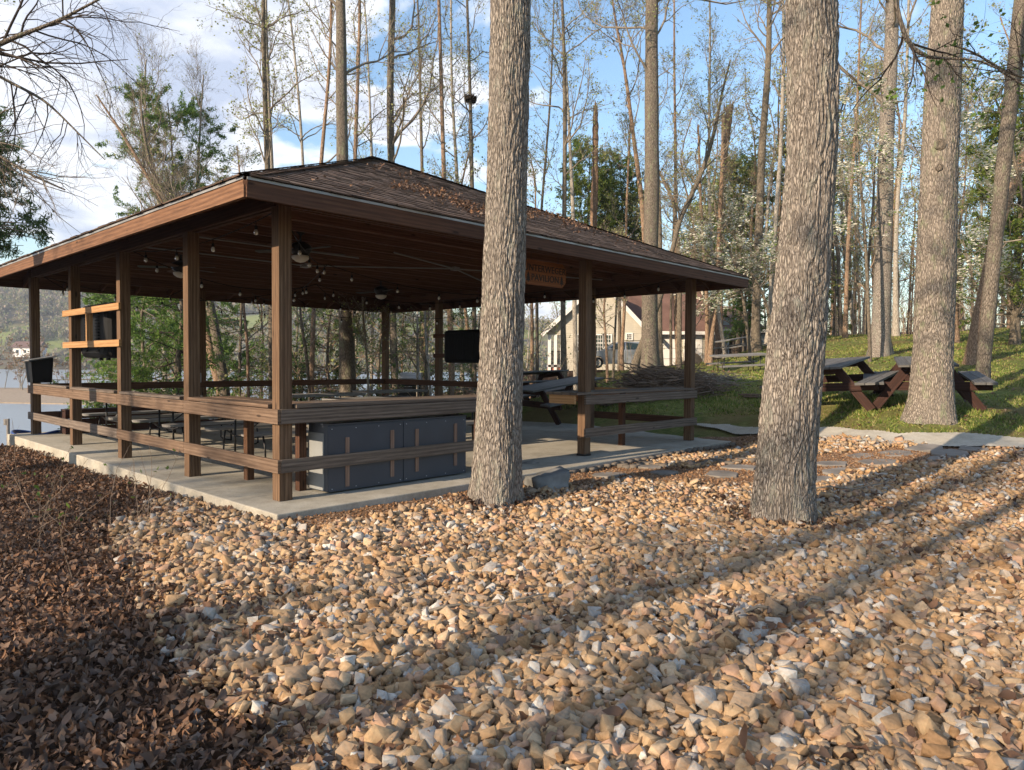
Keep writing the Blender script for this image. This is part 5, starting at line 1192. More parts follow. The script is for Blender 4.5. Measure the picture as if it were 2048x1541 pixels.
# mid-distance trees traced at their own depths : (label, pts, depth, options)
BT = [
 ('thick grey trunk on the lawn seen through the right end of the pavilion', [(1301, 744, 37), (1300, 700, 34), (1300, 600, 30), (1303, 400, 29), (1305, 200, 27), (1303, 0, 25), (1302, -60, 24)], 22.5, dict(mat='oakd', nb=18, L=4.2, branch_from=.34, k=18, buds=3000, flare=.12)),
 ('tall pale straight trunk on the lawn behind the right picnic tables', [(1760, 712, 40), (1763, 660, 34), (1768, 500, 30), (1775, 250, 28), (1783, 60, 25), (1787, -40, 24)], 22, dict(mat='oak', nb=16, L=4.2, k=18, buds=2600)),
 ('slim leaning dark trunk at the right edge of the lawn', [(1962, 742, 26), (1972, 680, 25), (1984, 560, 26), (1996, 430, 26), (2014, 260, 26), (2036, 60, 28), (2050, -60, 27)], 15.5, dict(mat='oakd', nb=14, L=3., k=16, buds=1800)),
 ('warm brown leaning trunk beside the slim one at the right edge', [(1948, 706, 32), (1958, 640, 28), (1978, 540, 24), (1995, 440, 22), (2040, 330, 18), (2090, 200, 15)], 19, dict(mat='bark_warm', nb=10, L=2.6, k=12, buds=1500)),
 ('thick straight trunk behind the pavilion roof left of the ridge', [(694, 800, 34), (693, 700, 29), (689, 600, 26), (685, 330, 24), (682, 150, 22), (680, 0, 19), (679, -60, 18)], 20, dict(mat='oakd', nb=18, L=3.8, branch_from=.45, k=16, buds=1800)),
 ('straight trunk rising just behind the ridge of the pavilion roof', [(793, 800, 17), (787, 650, 15), (782, 400, 15), (781, 200, 14), (784, 0, 12), (785, -60, 12)], 24, dict(mat='oakd', nb=18, L=4., branch_from=.4, k=12, buds=2200)),
 ('slender dark double-stemmed tree left of the thick trunk behind the roof', [(545, 800, 16), (541, 620, 14), (537, 400, 12), (530, 200, 10), (525, 0, 7)], 22, dict(nb=26, L=2.8, branch_from=.35, buds=4200, ang=45)),
 ('slender companion stem beside the dark double-stemmed tree', [(556, 800, 12), (549, 620, 11), (546, 400, 9), (540, 200, 8), (531, 40, 6)], 22.4, dict(nb=18, L=2.4, branch_from=.4, buds=2500, mat='bark_pale')),
 ('dark leaning trunk behind the pavilion, right stem of the leaning pair', [(452, 790, 20), (435, 690, 19), (420, 600, 17), (395, 500, 14), (340, 430, 10), (300, 330, 7), (280, 200, 4)], 24, dict(nb=22, L=3.4, branch_from=.5, buds=500, extend=False, twig='twig', ang=35, up=.2)),
 ('leaning trunk behind the pavilion, left stem of the leaning pair', [(447, 790, 18), (425, 720, 17), (402, 610, 15), (330, 420, 9), (250, 270, 6), (190, 190, 3)], 24.6, dict(nb=20, L=3.2, branch_from=.45, buds=400, extend=False, mat='bark_warm', ang=38, up=.22)),
 ('pale multi-stem bare tree fanning up above the left roof slope', [(330, 760, 10), (325, 420, 9), (300, 320, 7), (288, 200, 5), (290, 120, 2.5)], 26, dict(nb=26, L=3.6, branch_from=.45, buds=300, extend=False, mat='bark_pale', ang=28, up=.22)),
 ('thin pale bare tree above the left roof slope behind the pine', [(395, 760, 8), (392, 420, 6), (400, 250, 4), (405, 150, 2.5)], 27, dict(nb=22, L=3., branch_from=.5, buds=300, extend=False, mat='bark_pale', ang=28, up=.22)),
 ('thin pale trunk behind the pavilion seen between the left posts', [(497, 790, 6), (492, 690, 6), (487, 590, 5), (484, 450, 4), (480, 330, 3)], 19, dict(nb=16, L=1.8, buds=500, extend=False, mat='bark_warm')),
 ('thin dark bent tree by the lake right of the corner post', [(620, 790, 6), (612, 700, 6), (602, 640, 5), (597, 560, 4), (590, 400, 3)], 20, dict(nb=14, L=2., buds=300, extend=False)),
 ('straight brown trunk by the lake right of the corner post', [(622, 790, 11), (625, 700, 10), (627, 600, 9), (640, 350, 8), (660, 100, 6), (665, 0, 5)], 21, dict(nb=16, L=2.6, buds=900, mat='bark_warm')),
 ('thin double pale sapling behind the front counter', [(738, 800, 5), (733, 700, 4), (727, 620, 4), (722, 500, 3)], 19, dict(nb=14, L=1.6, buds=300, extend=False, mat='bark_pale')),
 ('brown trunk close right of the thick one behind the pavilion', [(709, 790, 10), (707, 690, 10), (704, 600, 9), (712, 300, 8), (720, 60, 6)], 23, dict(nb=14, L=2.6, buds=900, mat='bark_warm')),
 ('thin crooked sapling behind the far corner of the pavilion', [(835, 790, 5), (838, 700, 5), (833, 620, 4), (838, 480, 3)], 21, dict(nb=14, L=1.8, buds=400, extend=False, mat='bark_pale')),
 ('slim pale trunk left of the ribbed television cover', [(862, 790, 6), (850, 690, 5), (846, 600, 4), (850, 430, 4)], 22, dict(nb=14, L=2., buds=400, extend=False, mat='bark_pale')),
 ('reddish pine trunk behind the ribbed television cover', [(903, 790, 13), (903, 690, 12), (900, 590, 11), (890, 350, 9), (880, 100, 7)], 24, dict(nb=14, L=2.4, buds=700, mat='bark_warm')),
 ('tall thin trunk carrying a dark nest above the roof', [(948, 780, 11), (946, 600, 9), (945, 350, 8), (940, 150, 6), (936, 0, 5)], 26, dict(nb=20, L=3., branch_from=.4, buds=2200)),
 ('pale trunk just left of the near big trunk behind the roof', [(925, 780, 9), (924, 600, 8), (915, 380, 7), (905, 150, 5), (899, 0, 4)], 28, dict(nb=18, L=2.8, branch_from=.4, buds=1800, mat='bark_pale')),
 ('slim trunk right of the near big trunk against the house', [(1129, 742, 13), (1128, 650, 11), (1128, 430, 9), (1127, 200, 8), (1126, 0, 5)], 26, dict(nb=26, L=3., branch_from=.3, buds=4200, mat='barkm')),
 ('second slim pale trunk right of the near big trunk', [(1152, 740, 10), (1150, 600, 9), (1147, 430, 8), (1135, 200, 5), (1130, 90, 3)], 27, dict(nb=20, L=2.4, branch_from=.35, buds=2600, mat='bark_pale')),
 ('thin leaning sapling in front of the house windows', [(1215, 754, 6), (1210, 690, 5), (1207, 620, 4), (1225, 480, 3)], 27, dict(nb=14, L=1.8, buds=500, extend=False, mat='bark_warm')),
 ('thin dark sapling in front of the grey car', [(1226, 752, 5), (1229, 690, 5), (1234, 600, 4), (1240, 480, 3)], 27.5, dict(nb=14, L=1.8, buds=500, extend=False)),
 ('reddish brown trunk in front of the grey car', [(1243, 743, 10), (1245, 690, 7), (1247, 600, 6), (1255, 420, 5), (1262, 250, 4)], 30, dict(nb=16, L=2.4, buds=1200, extend=False, mat='bark_warm')),
 ('leaning trunk crossing behind the thick lawn trunk', [(1262, 741, 17), (1282, 690, 15), (1310, 630, 13), (1330, 570, 11), (1350, 470, 9), (1362, 430, 9), (1385, 390, 9), (1410, 330, 8), (1430, 260, 7), (1445, 190, 5), (1460, 120, 3)], 25, dict(nb=22, L=2.8, branch_from=.45, buds=1500, extend=False)),
 ('curving fork of the leaning trunk above the right roof slope', [(1358, 760, 10), (1357, 520, 10), (1354, 440, 8), (1345, 400, 7), (1330, 370, 6), (1312, 330, 4), (1300, 280, 3)], 27, dict(nb=16, L=2.4, branch_from=.5, buds=900, extend=False)),
 ('grey trunk beside the white garage wall', [(1322, 735, 12), (1321, 650, 10), (1322, 500, 10), (1316, 300, 8), (1312, 150, 6)], 27, dict(nb=16, L=2.6, buds=1500)),
 ('thin diagonal trunk leaning left above the right roof slope', [(1300, 760, 12), (1293, 500, 11), (1284, 400, 10), (1262, 250, 8), (1245, 120, 6), (1228, 30, 4)], 28, dict(nb=24, L=3., branch_from=.4, buds=3800, mat='bark_warm')),
 ('dark trunk in front of the white garage wall', [(1360, 735, 13), (1354, 680, 10), (1350, 600, 9), (1350, 450, 7), (1352, 300, 6)], 30, dict(nb=14, L=2.2, buds=900, mat='bark_warm')),
 ('thin dark trunk in front of the right garage panel', [(1342, 732, 6), (1344, 640, 6), (1345, 520, 5), (1350, 380, 4)], 31, dict(nb=12, L=2., buds=600, extend=False)),
 ('slim orange brown trunk right of the far right corner post', [(1420, 720, 11), (1424, 660, 9), (1434, 590, 9), (1440, 480, 8), (1446, 340, 8), (1450, 230, 7)], 27, dict(nb=16, L=2.2, buds=1000, extend=False, mat='bark_warm')),
 ('slim brown trunk next to the orange brown one right of the corner post', [(1413, 735, 9), (1413, 660, 8), (1410, 590, 7), (1405, 420, 6), (1400, 250, 4)], 28, dict(nb=16, L=2.2, buds=1200, extend=False, mat='bark_warm')),
 ('thick shaded trunk left of the big leaning trunk', [(1512, 702, 22), (1513, 640, 17), (1516, 500, 17), (1526, 300, 14), (1535, 120, 12), (1541, 0, 9)], 30, dict(nb=26, L=4.2, branch_from=.4, buds=4500, mat='barkm', k=12)),
 ('pale trunk partly hidden left of the big leaning trunk', [(1536, 700, 14), (1541, 640, 12), (1545, 560, 10), (1560, 300, 8), (1570, 60, 6)], 32, dict(nb=18, L=3.2, buds=2200, mat='bark_pale')),
 ('pale slim trunk just right of the tall pale one', [(1792, 700, 14), (1793, 560, 10), (1796, 400, 8), (1808, 250, 7), (1815, 80, 5)], 30, dict(nb=18, L=3., buds=2200, mat='bark_pale')),
 ('brown trunk hidden behind the large straight right trunk', [(1912, 690, 14), (1906, 500, 12), (1908, 300, 10), (1915, 100, 8), (1920, 0, 7)], 26, dict(nb=18, L=3., buds=2000, mat='bark_warm')),
 ('thin trunk between the leaning trunk and the tall pale one', [(1690, 698, 10), (1696, 560, 8), (1700, 400, 7), (1712, 200, 5)], 30, dict(nb=18, L=2.6, buds=2400, mat='bark_warm')),
 ('thin pale trunk above the right roof slope', [(1452, 712, 8), (1428, 560, 8), (1420, 360, 6), (1418, 180, 5), (1420, 60, 4)], 33, dict(nb=22, L=3., buds=3200, mat='bark_pale')),
 ('thin dark trunk right of the near big trunk above the roof', [(1075, 760, 7), (1076, 560, 6), (1088, 380, 5), (1100, 200, 4), (1108, 80, 3)], 30, dict(nb=22, L=2.6, buds=3000)),
 ('slim tree behind the ridge right of the straight trunk', [(846, 780, 9), (846, 560, 8), (845, 380, 7), (840, 200, 5), (838, 60, 4)], 29, dict(nb=26, L=2.8, branch_from=.3, buds=3800, mat='barkm')),
 ('slim pale tree left of the slim one behind the ridge', [(742, 780, 7), (744, 560, 6), (745, 340, 6), (738, 180, 4), (735, 60, 3)], 29, dict(nb=26, L=2.6, branch_from=.3, buds=3400, mat='bark_pale')),
 ('slim pale tree between the double stem and the thick trunk', [(600, 780, 8), (606, 560, 7), (612, 380, 6), (600, 200, 5), (585, 60, 4)], 28, dict(nb=26, L=2.8, branch_from=.3, buds=3800, mat='bark_pale')),
]
for i, (lb, pts, d, kw) in enumerate(BT): bare_tree(lb, pts, d, 50+i, **kw)
# nest
p = at(941, 198, 26); rs = np.random.RandomState(3); n = 160; th = rs.uniform(0, 6.28, n); ph = rs.uniform(-.9, .7, n)
c0 = np.stack([p[0]+.17*np.cos(th)*np.cos(ph), p[1]+.17*np.sin(th)*np.cos(ph), p[2]+.11*np.sin(ph)], 1); dd = np.stack([-np.sin(th), np.cos(th), rs.normal(0, .3, n)], 1)*.16
V, F = tubes(np.stack([c0-dd, c0, c0+dd], 1), np.full((n, 3), .012), 3); tag(mesh('squirrel_nest', V, F, MT['twig_dark'], loc=p), 'dark nest of twigs high in the thin trunk behind the roof', 'nest')
# broken snags
def snag(label, pts, d, seed):
    P, R = img_path(pts, d); P = [np.array(q) for q in P]; g = zg(P[0][0], P[0][1]); P.insert(0, np.array([P[0][0], P[0][1], g-.1])); R.insert(0, R[0]*1.15)
    T = thing('dead_snag', label, 'dead tree', (P[0][0], P[0][1], g)); trunk_tube(P, R, 14, 'trunk', MT['snag'], T, seed=seed, m=90, flute=.09, disp=.05)
    m = MB(); rs = np.random.RandomState(seed); e = P[-1]
    for j in range(5): o_ = np.array([rs.normal(0, .5)*R[-1], rs.normal(0, .5)*R[-1], 0]); m.tube([e+o_-[0, 0, .15], e+o_*1.3+[0, 0, rs.uniform(.08, .35)]], [R[-1]*.5, .008], 5)
    m.build('splinters', MT['snag'], T)
snag('broken branchless orange brown snag above the right roof slope', [(1184, 740, 15), (1185, 560, 14), (1187, 450, 13), (1190, 350, 13), (1191, 260, 11), (1191, 212, 8)], 28, 5)
snag('thick broken brown snag in front of the dark cedars', [(1436, 740, 16), (1440, 520, 14), (1443, 400, 13), (1450, 300, 12), (1460, 212, 13)], 34, 8)
# conifers
conifer('airy green pine rising above the left roof slope', 352, 780, 27, 215, 91, mat='pinelit', w=.95, t0=.12, nb=100, dens=70000, leaf=(.034, .16), trunkw=.14)
conifer('bushy hemlock filling the left bays behind the pavilion', 290, 800, 21, 540, 92, mat='pinelit', w=1.5, nb=70, dens=15000, leaf=(.03, .12), trunkw=.09)
conifer('hemlock with bare lower limbs behind the second left post', 362, 800, 20, 480, 93, mat='pinelit', w=1.15, nb=70, dens=11000, leaf=(.03, .11), trunkw=.12, twig='twig_dark')
conifer('low green hemlock by the lake behind the left rail', 245, 800, 19, 650, 94, mat='pinelit', w=1.2, nb=55, dens=7000, leaf=(.03, .10), trunkw=.05)
conifer('young hemlock behind the far corner post', 660, 800, 23, 545, 95, mat='pine', w=1.3, nb=80, dens=12000, leaf=(.03, .11), trunkw=.07, twig='twig_warm')
conifer('hemlock behind the back rail left of the ribbed television cover', 855, 800, 24, 520, 96, mat='pine', w=1.25, nb=80, dens=12000, leaf=(.03, .11), trunkw=.1, twig='twig_warm')
conifer('second hemlock behind the back rail near the far corner', 760, 800, 26, 500, 97, mat='pinelit', w=1.2, nb=80, dens=10000, leaf=(.03, .11), trunkw=.08, twig='twig_warm')
conifer('hemlock behind the ribbed television cover and the near trunk', 960, 790, 26, 560, 98, mat='pine', w=1.1, nb=70, dens=9000, leaf=(.03, .11), trunkw=.08)
conifer('small blue green pine tip showing over the roof left of the double stem', 480, 790, 26, 300, 99, mat='pine', w=.5, nb=60, dens=5000, leaf=(.03, .12), trunkw=.08, t0=.3)
conifer('hemlock by the lake seen right of the corner post', 585, 800, 25, 560, 100, mat='pinelit', w=1.1, nb=60, dens=7000, leaf=(.03, .11), trunkw=.07)
conifer('dark cedar above the roof behind the snag, left of two', 1172, 760, 36, 315, 101, t0=.55, name='cedar', mat='cedar', w=.72, nb=140, dens=36000, leaf=(.045, .14), trunkw=.14, ang=65, droop=.05)
conifer('dark cedar above the roof behind the snag, right of two', 1238, 760, 37, 335, 102, t0=.55, name='cedar', mat='cedar', w=.68, nb=140, dens=34000, leaf=(.045, .14), trunkw=.14, ang=65, droop=.05)
conifer('dark cedar left of the big leaning trunk behind the dogwood', 1475, 720, 40, 335, 103, t0=.35, name='cedar', mat='cedar', w=.85, nb=150, dens=38000, leaf=(.05, .15), trunkw=.16, ang=65, droop=.03)
conifer('tall dark cedar behind the big leaning trunk', 1600, 710, 38, 245, 104, name='cedar', mat='cedar', w=.72, nb=170, dens=46000, leaf=(.05, .15), trunkw=.2, ang=68, droop=.02)
conifer('small dark cedar left of the broken snag', 1405, 730, 52, 330, 105, t0=.45, name='cedar', mat='cedar', w=.5, nb=100, dens=9000, leaf=(.08, .17), trunkw=.14, ang=65)
conifer('yellow green cedar at the right edge of the lawn', 2030, 668, 25, 235, 106, name='cedar', mat='cedar', w=1.05, nb=200, dens=60000, leaf=(.04, .12), trunkw=.17, ang=70, droop=.05, t0=.10)
conifer('bright green hemlock in front of the dark shed', 1488, 712, 36, 545, 107, mat='pinelit', w=1.2, nb=60, dens=8000, leaf=(.05, .14), trunkw=.08, t0=.25)
conifer('long needled pine leaning in at the left edge', -60, 900, 15, 240, 108, mat='pine', w=1.0, nb=70, dens=20000, leaf=(.025, .16), trunkw=.12, t0=.62, droop=-.05)
# dogwoods
def dogwood(label, pts, d, seed, fl=2600, L=2.4, nb=14):
    T = bare_tree(label, pts, d, seed, mat='barkm', nb=nb, L=L, buds=0, extend=False, name='dogwood', branch_from=.35, ang=75, up=.01, flare=.2)
    rs = np.random.RandomState(seed); P, R = img_path(pts, d); Pm, Rm = smooth_path(P, R, 16)
    p1, r1 = spawn(Pm[None], Rm[None], nb, .35, .98, L*.7, L*1.4, 75, .01, rs, 8, .15, .45, .22, rmin=.01)
    p2, r2 = spawn(p1, r1, 6, .2, .98, L*.25, L*.55, 42, .009, rs, 6, .18, .6, .25, rmin=.004)
    p3, r3 = spawn(p2, r2, 4, .15, 1., L*.09, L*.24, 40, .006, rs, 4, .2, .6, .35, rmin=.0028)
    e = p3[:, -1][rs.randint(0, len(p3), fl)]+rs.normal(0, .05, (fl, 3)); V, F = quads(e, .09, .09, rs, .0); V = V.reshape(-1, 4, 3); c = V.mean(1, keepdims=True); Q = (V-c); Q[..., 2] *= .35; V = (c+Q).reshape(-1, 3)
    mesh('blossom', V, F, MT['petal'], T); n = fl//3; V, F = quads(p3[:, -1][rs.randint(0, len(p3), n)]+rs.normal(0, .06, (n, 3)), .05, .07, rs); mesh('foliage', V, F, MT['leafy'], T)
dogwood('white flowering dogwood right of the roof corner before the cedars', [(1500, 706, 7), (1490, 600, 6), (1470, 520, 5), (1440, 460, 4), (1430, 400, 3)], 27, 201, 3800)
dogwood('white flowering dogwood leaning over the right roof corner', [(1550, 706, 7), (1530, 600, 6), (1500, 540, 5), (1440, 520, 4), (1380, 500, 3)], 26, 202, 3300)
dogwood('white flowering dogwood between the leaning trunk and the tall pale one', [(1740, 700, 7), (1735, 500, 6), (1720, 380, 5), (1715, 280, 4), (1710, 220, 3)], 21, 203, 3400, 2.2)
dogwood('white flowering dogwood high at the right edge', [(2080, 690, 9), (2070, 500, 8), (2040, 350, 6), (2010, 250, 5), (1990, 190, 3)], 17, 204, 3000, 1.9)
dogwood('white flowering dogwood behind the large straight right trunk', [(1840, 690, 7), (1850, 500, 6), (1850, 360, 5), (1860, 240, 4), (1870, 120, 3)], 24, 205, 2000, 2.2)
dogwood('small dogwood low beside the yellow green cedar', [(1960, 670, 6), (1965, 600, 5), (1940, 540, 4), (1925, 480, 3)], 21, 206, 1500, 1.5)
# overhead limbs of trees outside the frame
def limb(label, base, pts, d, seed, twig, L=1.4, nb=14, buds=0, cnt2=6, droop=-.05, r0=.14):
    P, R = img_path(pts, d); bs = np.array([base[0], base[1], zg(base[0], base[1])])
    T = thing('overhanging_tree', label, 'tree', bs)
    k = np.array(P[0]); zt = k[2]+4.5; tr = [bs-[0, 0, .3]]+[np.array([bs[0]+.15*math.sin(i*1.7+seed), bs[1]+.15*math.cos(i*2.1), bs[2]+(zt-bs[2])*i/6]) for i in range(1, 7)]
    trunk_tube(tr, list(np.linspace(r0*1.5, r0*.5, 7)), 14, 'trunk', MT['oakd'], T, seed=seed, m=40, flare=.3); tree_crown(T, tr, list(np.linspace(r0*1.5, r0*.5, 7)), seed, twig, .8, 6, 2., 300, 3, 'bud', .1, 50, 1)
    a_ = np.array([bs[0], bs[1], k[2]-.9]); trunk_tube([a_, a_*.55+k*.45+[0, 0, .35]]+[np.array(q) for q in P], [r0*.7, r0*.5]+R, 10, 'limb', MT['oakd'], T, seed=seed, m=40)
    rs = np.random.RandomState(seed); Pm, Rm = smooth_path(P, R, 14)
    p1, r1 = spawn(Pm[None], Rm[None], nb, .05, .99, L*.6, L*1.5, 45, droop, rs, 9, .15, .55, .25, rmin=.003)
    p2, r2 = spawn(p1, r1, cnt2, .15, .98, L*.2, L*.6, 42, droop, rs, 6, .17, .6, .3, rmin=.0018)
    p3, r3 = spawn(p2, r2, 3, .2, 1., L*.08, L*.2, 40, 0, rs, 4, .2, .6, .4, rmin=.0013)
    V, F = join([(p1, r1, 5), (p2, r2, 4), (p3, r3, 3)]); mesh('branches', V, F, MT[twig], T, smooth=True)
    if buds: V, F = quads(along(p3, buds, rs, .5), .03, .045, rs); mesh('foliage', V, F, MT['leafy'], T)
limb('dark bare limb reaching in over the upper left corner', (-9, 9), [(-120, 130, 14), (-20, 98, 11), (40, 70, 8), (95, 52, 7), (150, 25, 5), (215, -10, 4)], 8., 301, 'twig_dark', 1.5, 16, 0, 7, -.08)
limb('thin drooping bare branches hanging down the left edge', (-10, 13), [(-160, 60, 9), (-60, 120, 7), (10, 160, 6), (90, 200, 5), (160, 270, 3), (210, 320, 2)], 10.5, 302, 'twig_dark', 1.7, 20, 0, 7, -.06)
limb('thin twiggy branch low at the left edge above the roof corner', (-12, 16), [(-120, 260, 7), (-20, 300, 6), (60, 350, 5), (130, 380, 3)], 12., 303, 'twig', 1.6, 18, 0, 7, -.02)
limb('black crooked branch hanging in from the top right', (6.2, 4.0), [(1770, -120, 9), (1790, 0, 8), (1802, 50, 9), (1812, 100, 9), (1832, 122, 8), (1880, 120, 5), (1960, 112, 4), (2060, 180, 3)], 5.6, 304, 'twig_dark', .8, 9, 160, 4, -.02, .10)
limb('thin dark branch sweeping across the upper right corner', (6.8, 5.4), [(2250, 150, 7), (2120, 170, 6), (2020, 150, 5), (1940, 100, 4), (1900, 90, 3)], 6.3, 305, 'twig_dark', .9, 9, 120, 4, -.02, .09)
# woods beyond the lawn : prototype slim trees copied
protos = []
for i in range(7):
    rs = np.random.RandomState(900+i); H_ = rs.uniform(11, 16); w = rs.uniform(.06, .14); mt = ['bark_warm', 'bark_pale', 'barkm', 'bark_warm', 'oakd', 'bark_pale', 'bark_warm'][i]
    P = [np.array([0, 0, -.4])]+[np.array([rs.normal(0, .09)*j, rs.normal(0, .09)*j, H_*j/6]) for j in range(1, 7)]; Rr = list(w*np.linspace(1, .2, 7))
    T = thing('woodland_tree', 'slim bare woodland tree in the woods beyond the lawn', 'tree', (0, 0, 0), 'slim trees in the woods beyond the lawn')
    trunk_tube(P, Rr, 8, 'trunk', MT[mt], T, seed=i, m=14, flare=.3); tree_crown(T, P, Rr, 900+i, ['twig_warm', 'twig', 'twig_warm', 'twig'][i % 4], .18, 22, 2.2, 1500, 4, 'bud', .12, 48, 1, .07)
    protos.append(T)
rs = np.random.RandomState(77); cnt = 0; used = set()
def put(px, d, sc=1., rz=None):
    global cnt
    i = cnt % 7 if cnt < 7 else rs.randint(0, 7); o = protos[i] if i not in used else copy_tree(protos[i]); used.add(i)
    p = at(px, 700, d); o.location = (p[0], p[1], zg(p[0], p[1])-.05); o.rotation_euler = (rs.normal(0, .03), rs.normal(0, .03), rs.uniform(0, 6.28)); s_ = sc*rs.uniform(.75, 1.2); o.scale = (s_, s_, s_); cnt += 1
for _ in range(88): put(rs.uniform(1380, 2250), rs.uniform(30, 62))
for _ in range(12): put(rs.uniform(480, 1120), rs.uniform(27, 36), .95)
for _ in range(16): put(rs.uniform(1040, 1460), rs.uniform(56, 75), 1.)
# understory twigs (uncountable)
def understory(px0, px1, d0, d1, n, hgt, label, seed, mat='twig_warm', green=0):
    rs = np.random.RandomState(seed); u = rs.uniform(px0, px1, n); d = rs.uniform(d0, d1, n); X = (u-1024)/CF*d; Y = d; Z = ZG(X, Y)
    P0 = np.stack([X, Y, Z], 1); D = nrm_(np.stack([rs.normal(0, .25, n), rs.normal(0, .25, n), np.ones(n)], 1)); l = rs.uniform(.4, 1., n)*hgt
    P = P0[:, None]+D[:, None]*np.linspace(0, 1, 5)[None, :, None]*l[:, None, None]+rs.normal(0, .04, (n, 5, 3)); Rr = np.maximum(.010*hgt/2, .004)*np.linspace(1, .3, 5)[None]*rs.uniform(.4, 1.2, (n, 1))
    p2, r2 = spawn(P, Rr, 6, .25, 1, hgt*.15, hgt*.35, 45, .08, rs, 4, .2, .6, .4, rmin=.004)
    V, F = join([(P, Rr, 3), (p2, r2, 3)]); o = mesh('undergrowth', V, F, MT[mat]); tag(o, label, 'undergrowth', None, 'stuff')
    if green:
        V, F = quads(along(p2, green, rs, .2), .06, .09, rs); o = mesh('undergrowth_leaves', V, F, MT['bud']); tag(o, label.replace('twigs', 'young leaves'), 'undergrowth', None, 'stuff')
understory(1540, 2300, 32, 62, 900, 3.5, 'thin saplings and twigs under the woods beyond the lawn', 61, green=2500)
understory(430, 1080, 22, 30, 420, 3.2, 'thin saplings and twigs on the lake bank behind the pavilion', 62, 'twig_warm', 5000)
understory(-60, 460, 20, 27, 130, 2.4, 'thin twigs on the lake bank behind the left bays', 63, 'twig', 1200)
understory(1040, 1420, 31, 43, 70, 3.0, 'thin saplings and twigs before the cream house', 64, 'twig_warm', 500)
def bramble():
    rs = np.random.RandomState(15); n = 26; u = rs.uniform(-30, 320, n); y = rs.uniform(980, 1180, n); P = []
    for a, b in zip(u, y):
        g = ground_at(a, b, 2); L = rs.uniform(.4, 1.1); D = nrm_(np.array([rs.normal(.1, .35), rs.normal(0, .3), 1.])); q = [g]
        for j in range(6): D = nrm_(D+rs.normal(0, .12, 3)+[.02, 0, -.05]); q.append(q[-1]+D*L/6)
        P.append(q)
    P = np.array(P); Rr = np.full((n, 7), .0035)*np.linspace(1, .4, 7); p2, r2 = spawn(P, Rr, 3, .3, 1, .15, .4, 45, 0, rs, 4, .12, .6, .5, rmin=.001)
    V, F = join([(P, Rr, 4), (p2, r2, 3)]); o = mesh('bramble_stems', V, F, MT['twig_warm']); tag(o, 'thin leggy stems growing out of the leaf litter at left', 'undergrowth', None, 'stuff')
    V, F = quads(along(p2, 60, rs, .5), .03, .05, rs); o = mesh('bramble_leaves', V, F, MT['leafy']); tag(o, 'few small green leaves on the leggy stems at left', 'undergrowth', None, 'stuff')
bramble()
# trees behind and left of the camera : they stand there and shade the gravel
SC = [(18, -4.6, 'c'), (21, -6.2, 'c'), (24, -3.2, 'c'), (12, -4.0, 's'), (15, -5.9, 's'), (21, -2.3, 'b'), (7.5, -2.15, 't'), (9, -.45, 't'), (8, -3.0, 't'), (11, 1.0, 't'), (10.5, -1.2, 't'), (26, -.2, 'b'), (24, 1.8, 'b'), (32, -7.2, 'b'), (35, -9.8, 'b'), (38, -11.5, 'b'), (27, -8.8, 'b'), (23, -10.8, 'b'), (40, -5, 'b'), (36, 2.5, 'b'), (18, 3.0, 'b')]
SC = [(t_*SAZ[0]+c_*.667, t_*SAZ[1]-c_*.745, k_) for t_, c_, k_ in SC]
for i, (x, y, k) in enumerate(SC):
    if k in 'cs': conifer('evergreen tree standing behind the viewpoint', 0, 0, 0, 7.5+i % 3 if k == 'c' else 6.3, 700+i, base=(x, y, 0), mat='pine', w=.8 if k == 'c' else .95, nb=70, dens=6000 if k == 'c' else 4200, leaf=(.08, .2), trunkw=.15, group='evergreens behind the viewpoint')
    else:
        g = zg(x, y); rs = np.random.RandomState(800+i); H_ = 13+rs.rand()*4; P = [np.array([x, y, g-.2])]+[np.array([x+rs.normal(0, .12)*j, y+rs.normal(0, .12)*j, g+H_*j/6]) for j in range(1, 7)]; Rr = list((.24 if k == 'b' else (.10, .15, .08, .19, .12)[i % 5])*np.linspace(1, .2, 7))
        T = thing('oak_tree', 'tall bare oak behind the viewpoint', 'tree', (x, y, g), 'oaks behind the viewpoint'); trunk_tube(P, Rr, 12, 'trunk', MT['oakd'], T, seed=i, m=16); tree_crown(T, P, Rr, 820+i, 'twig', .25 if k == 'b' else .55, 18 if k == 'b' else 12, 4., 2500, 4, 'bud', .08, 55, 1, .09)
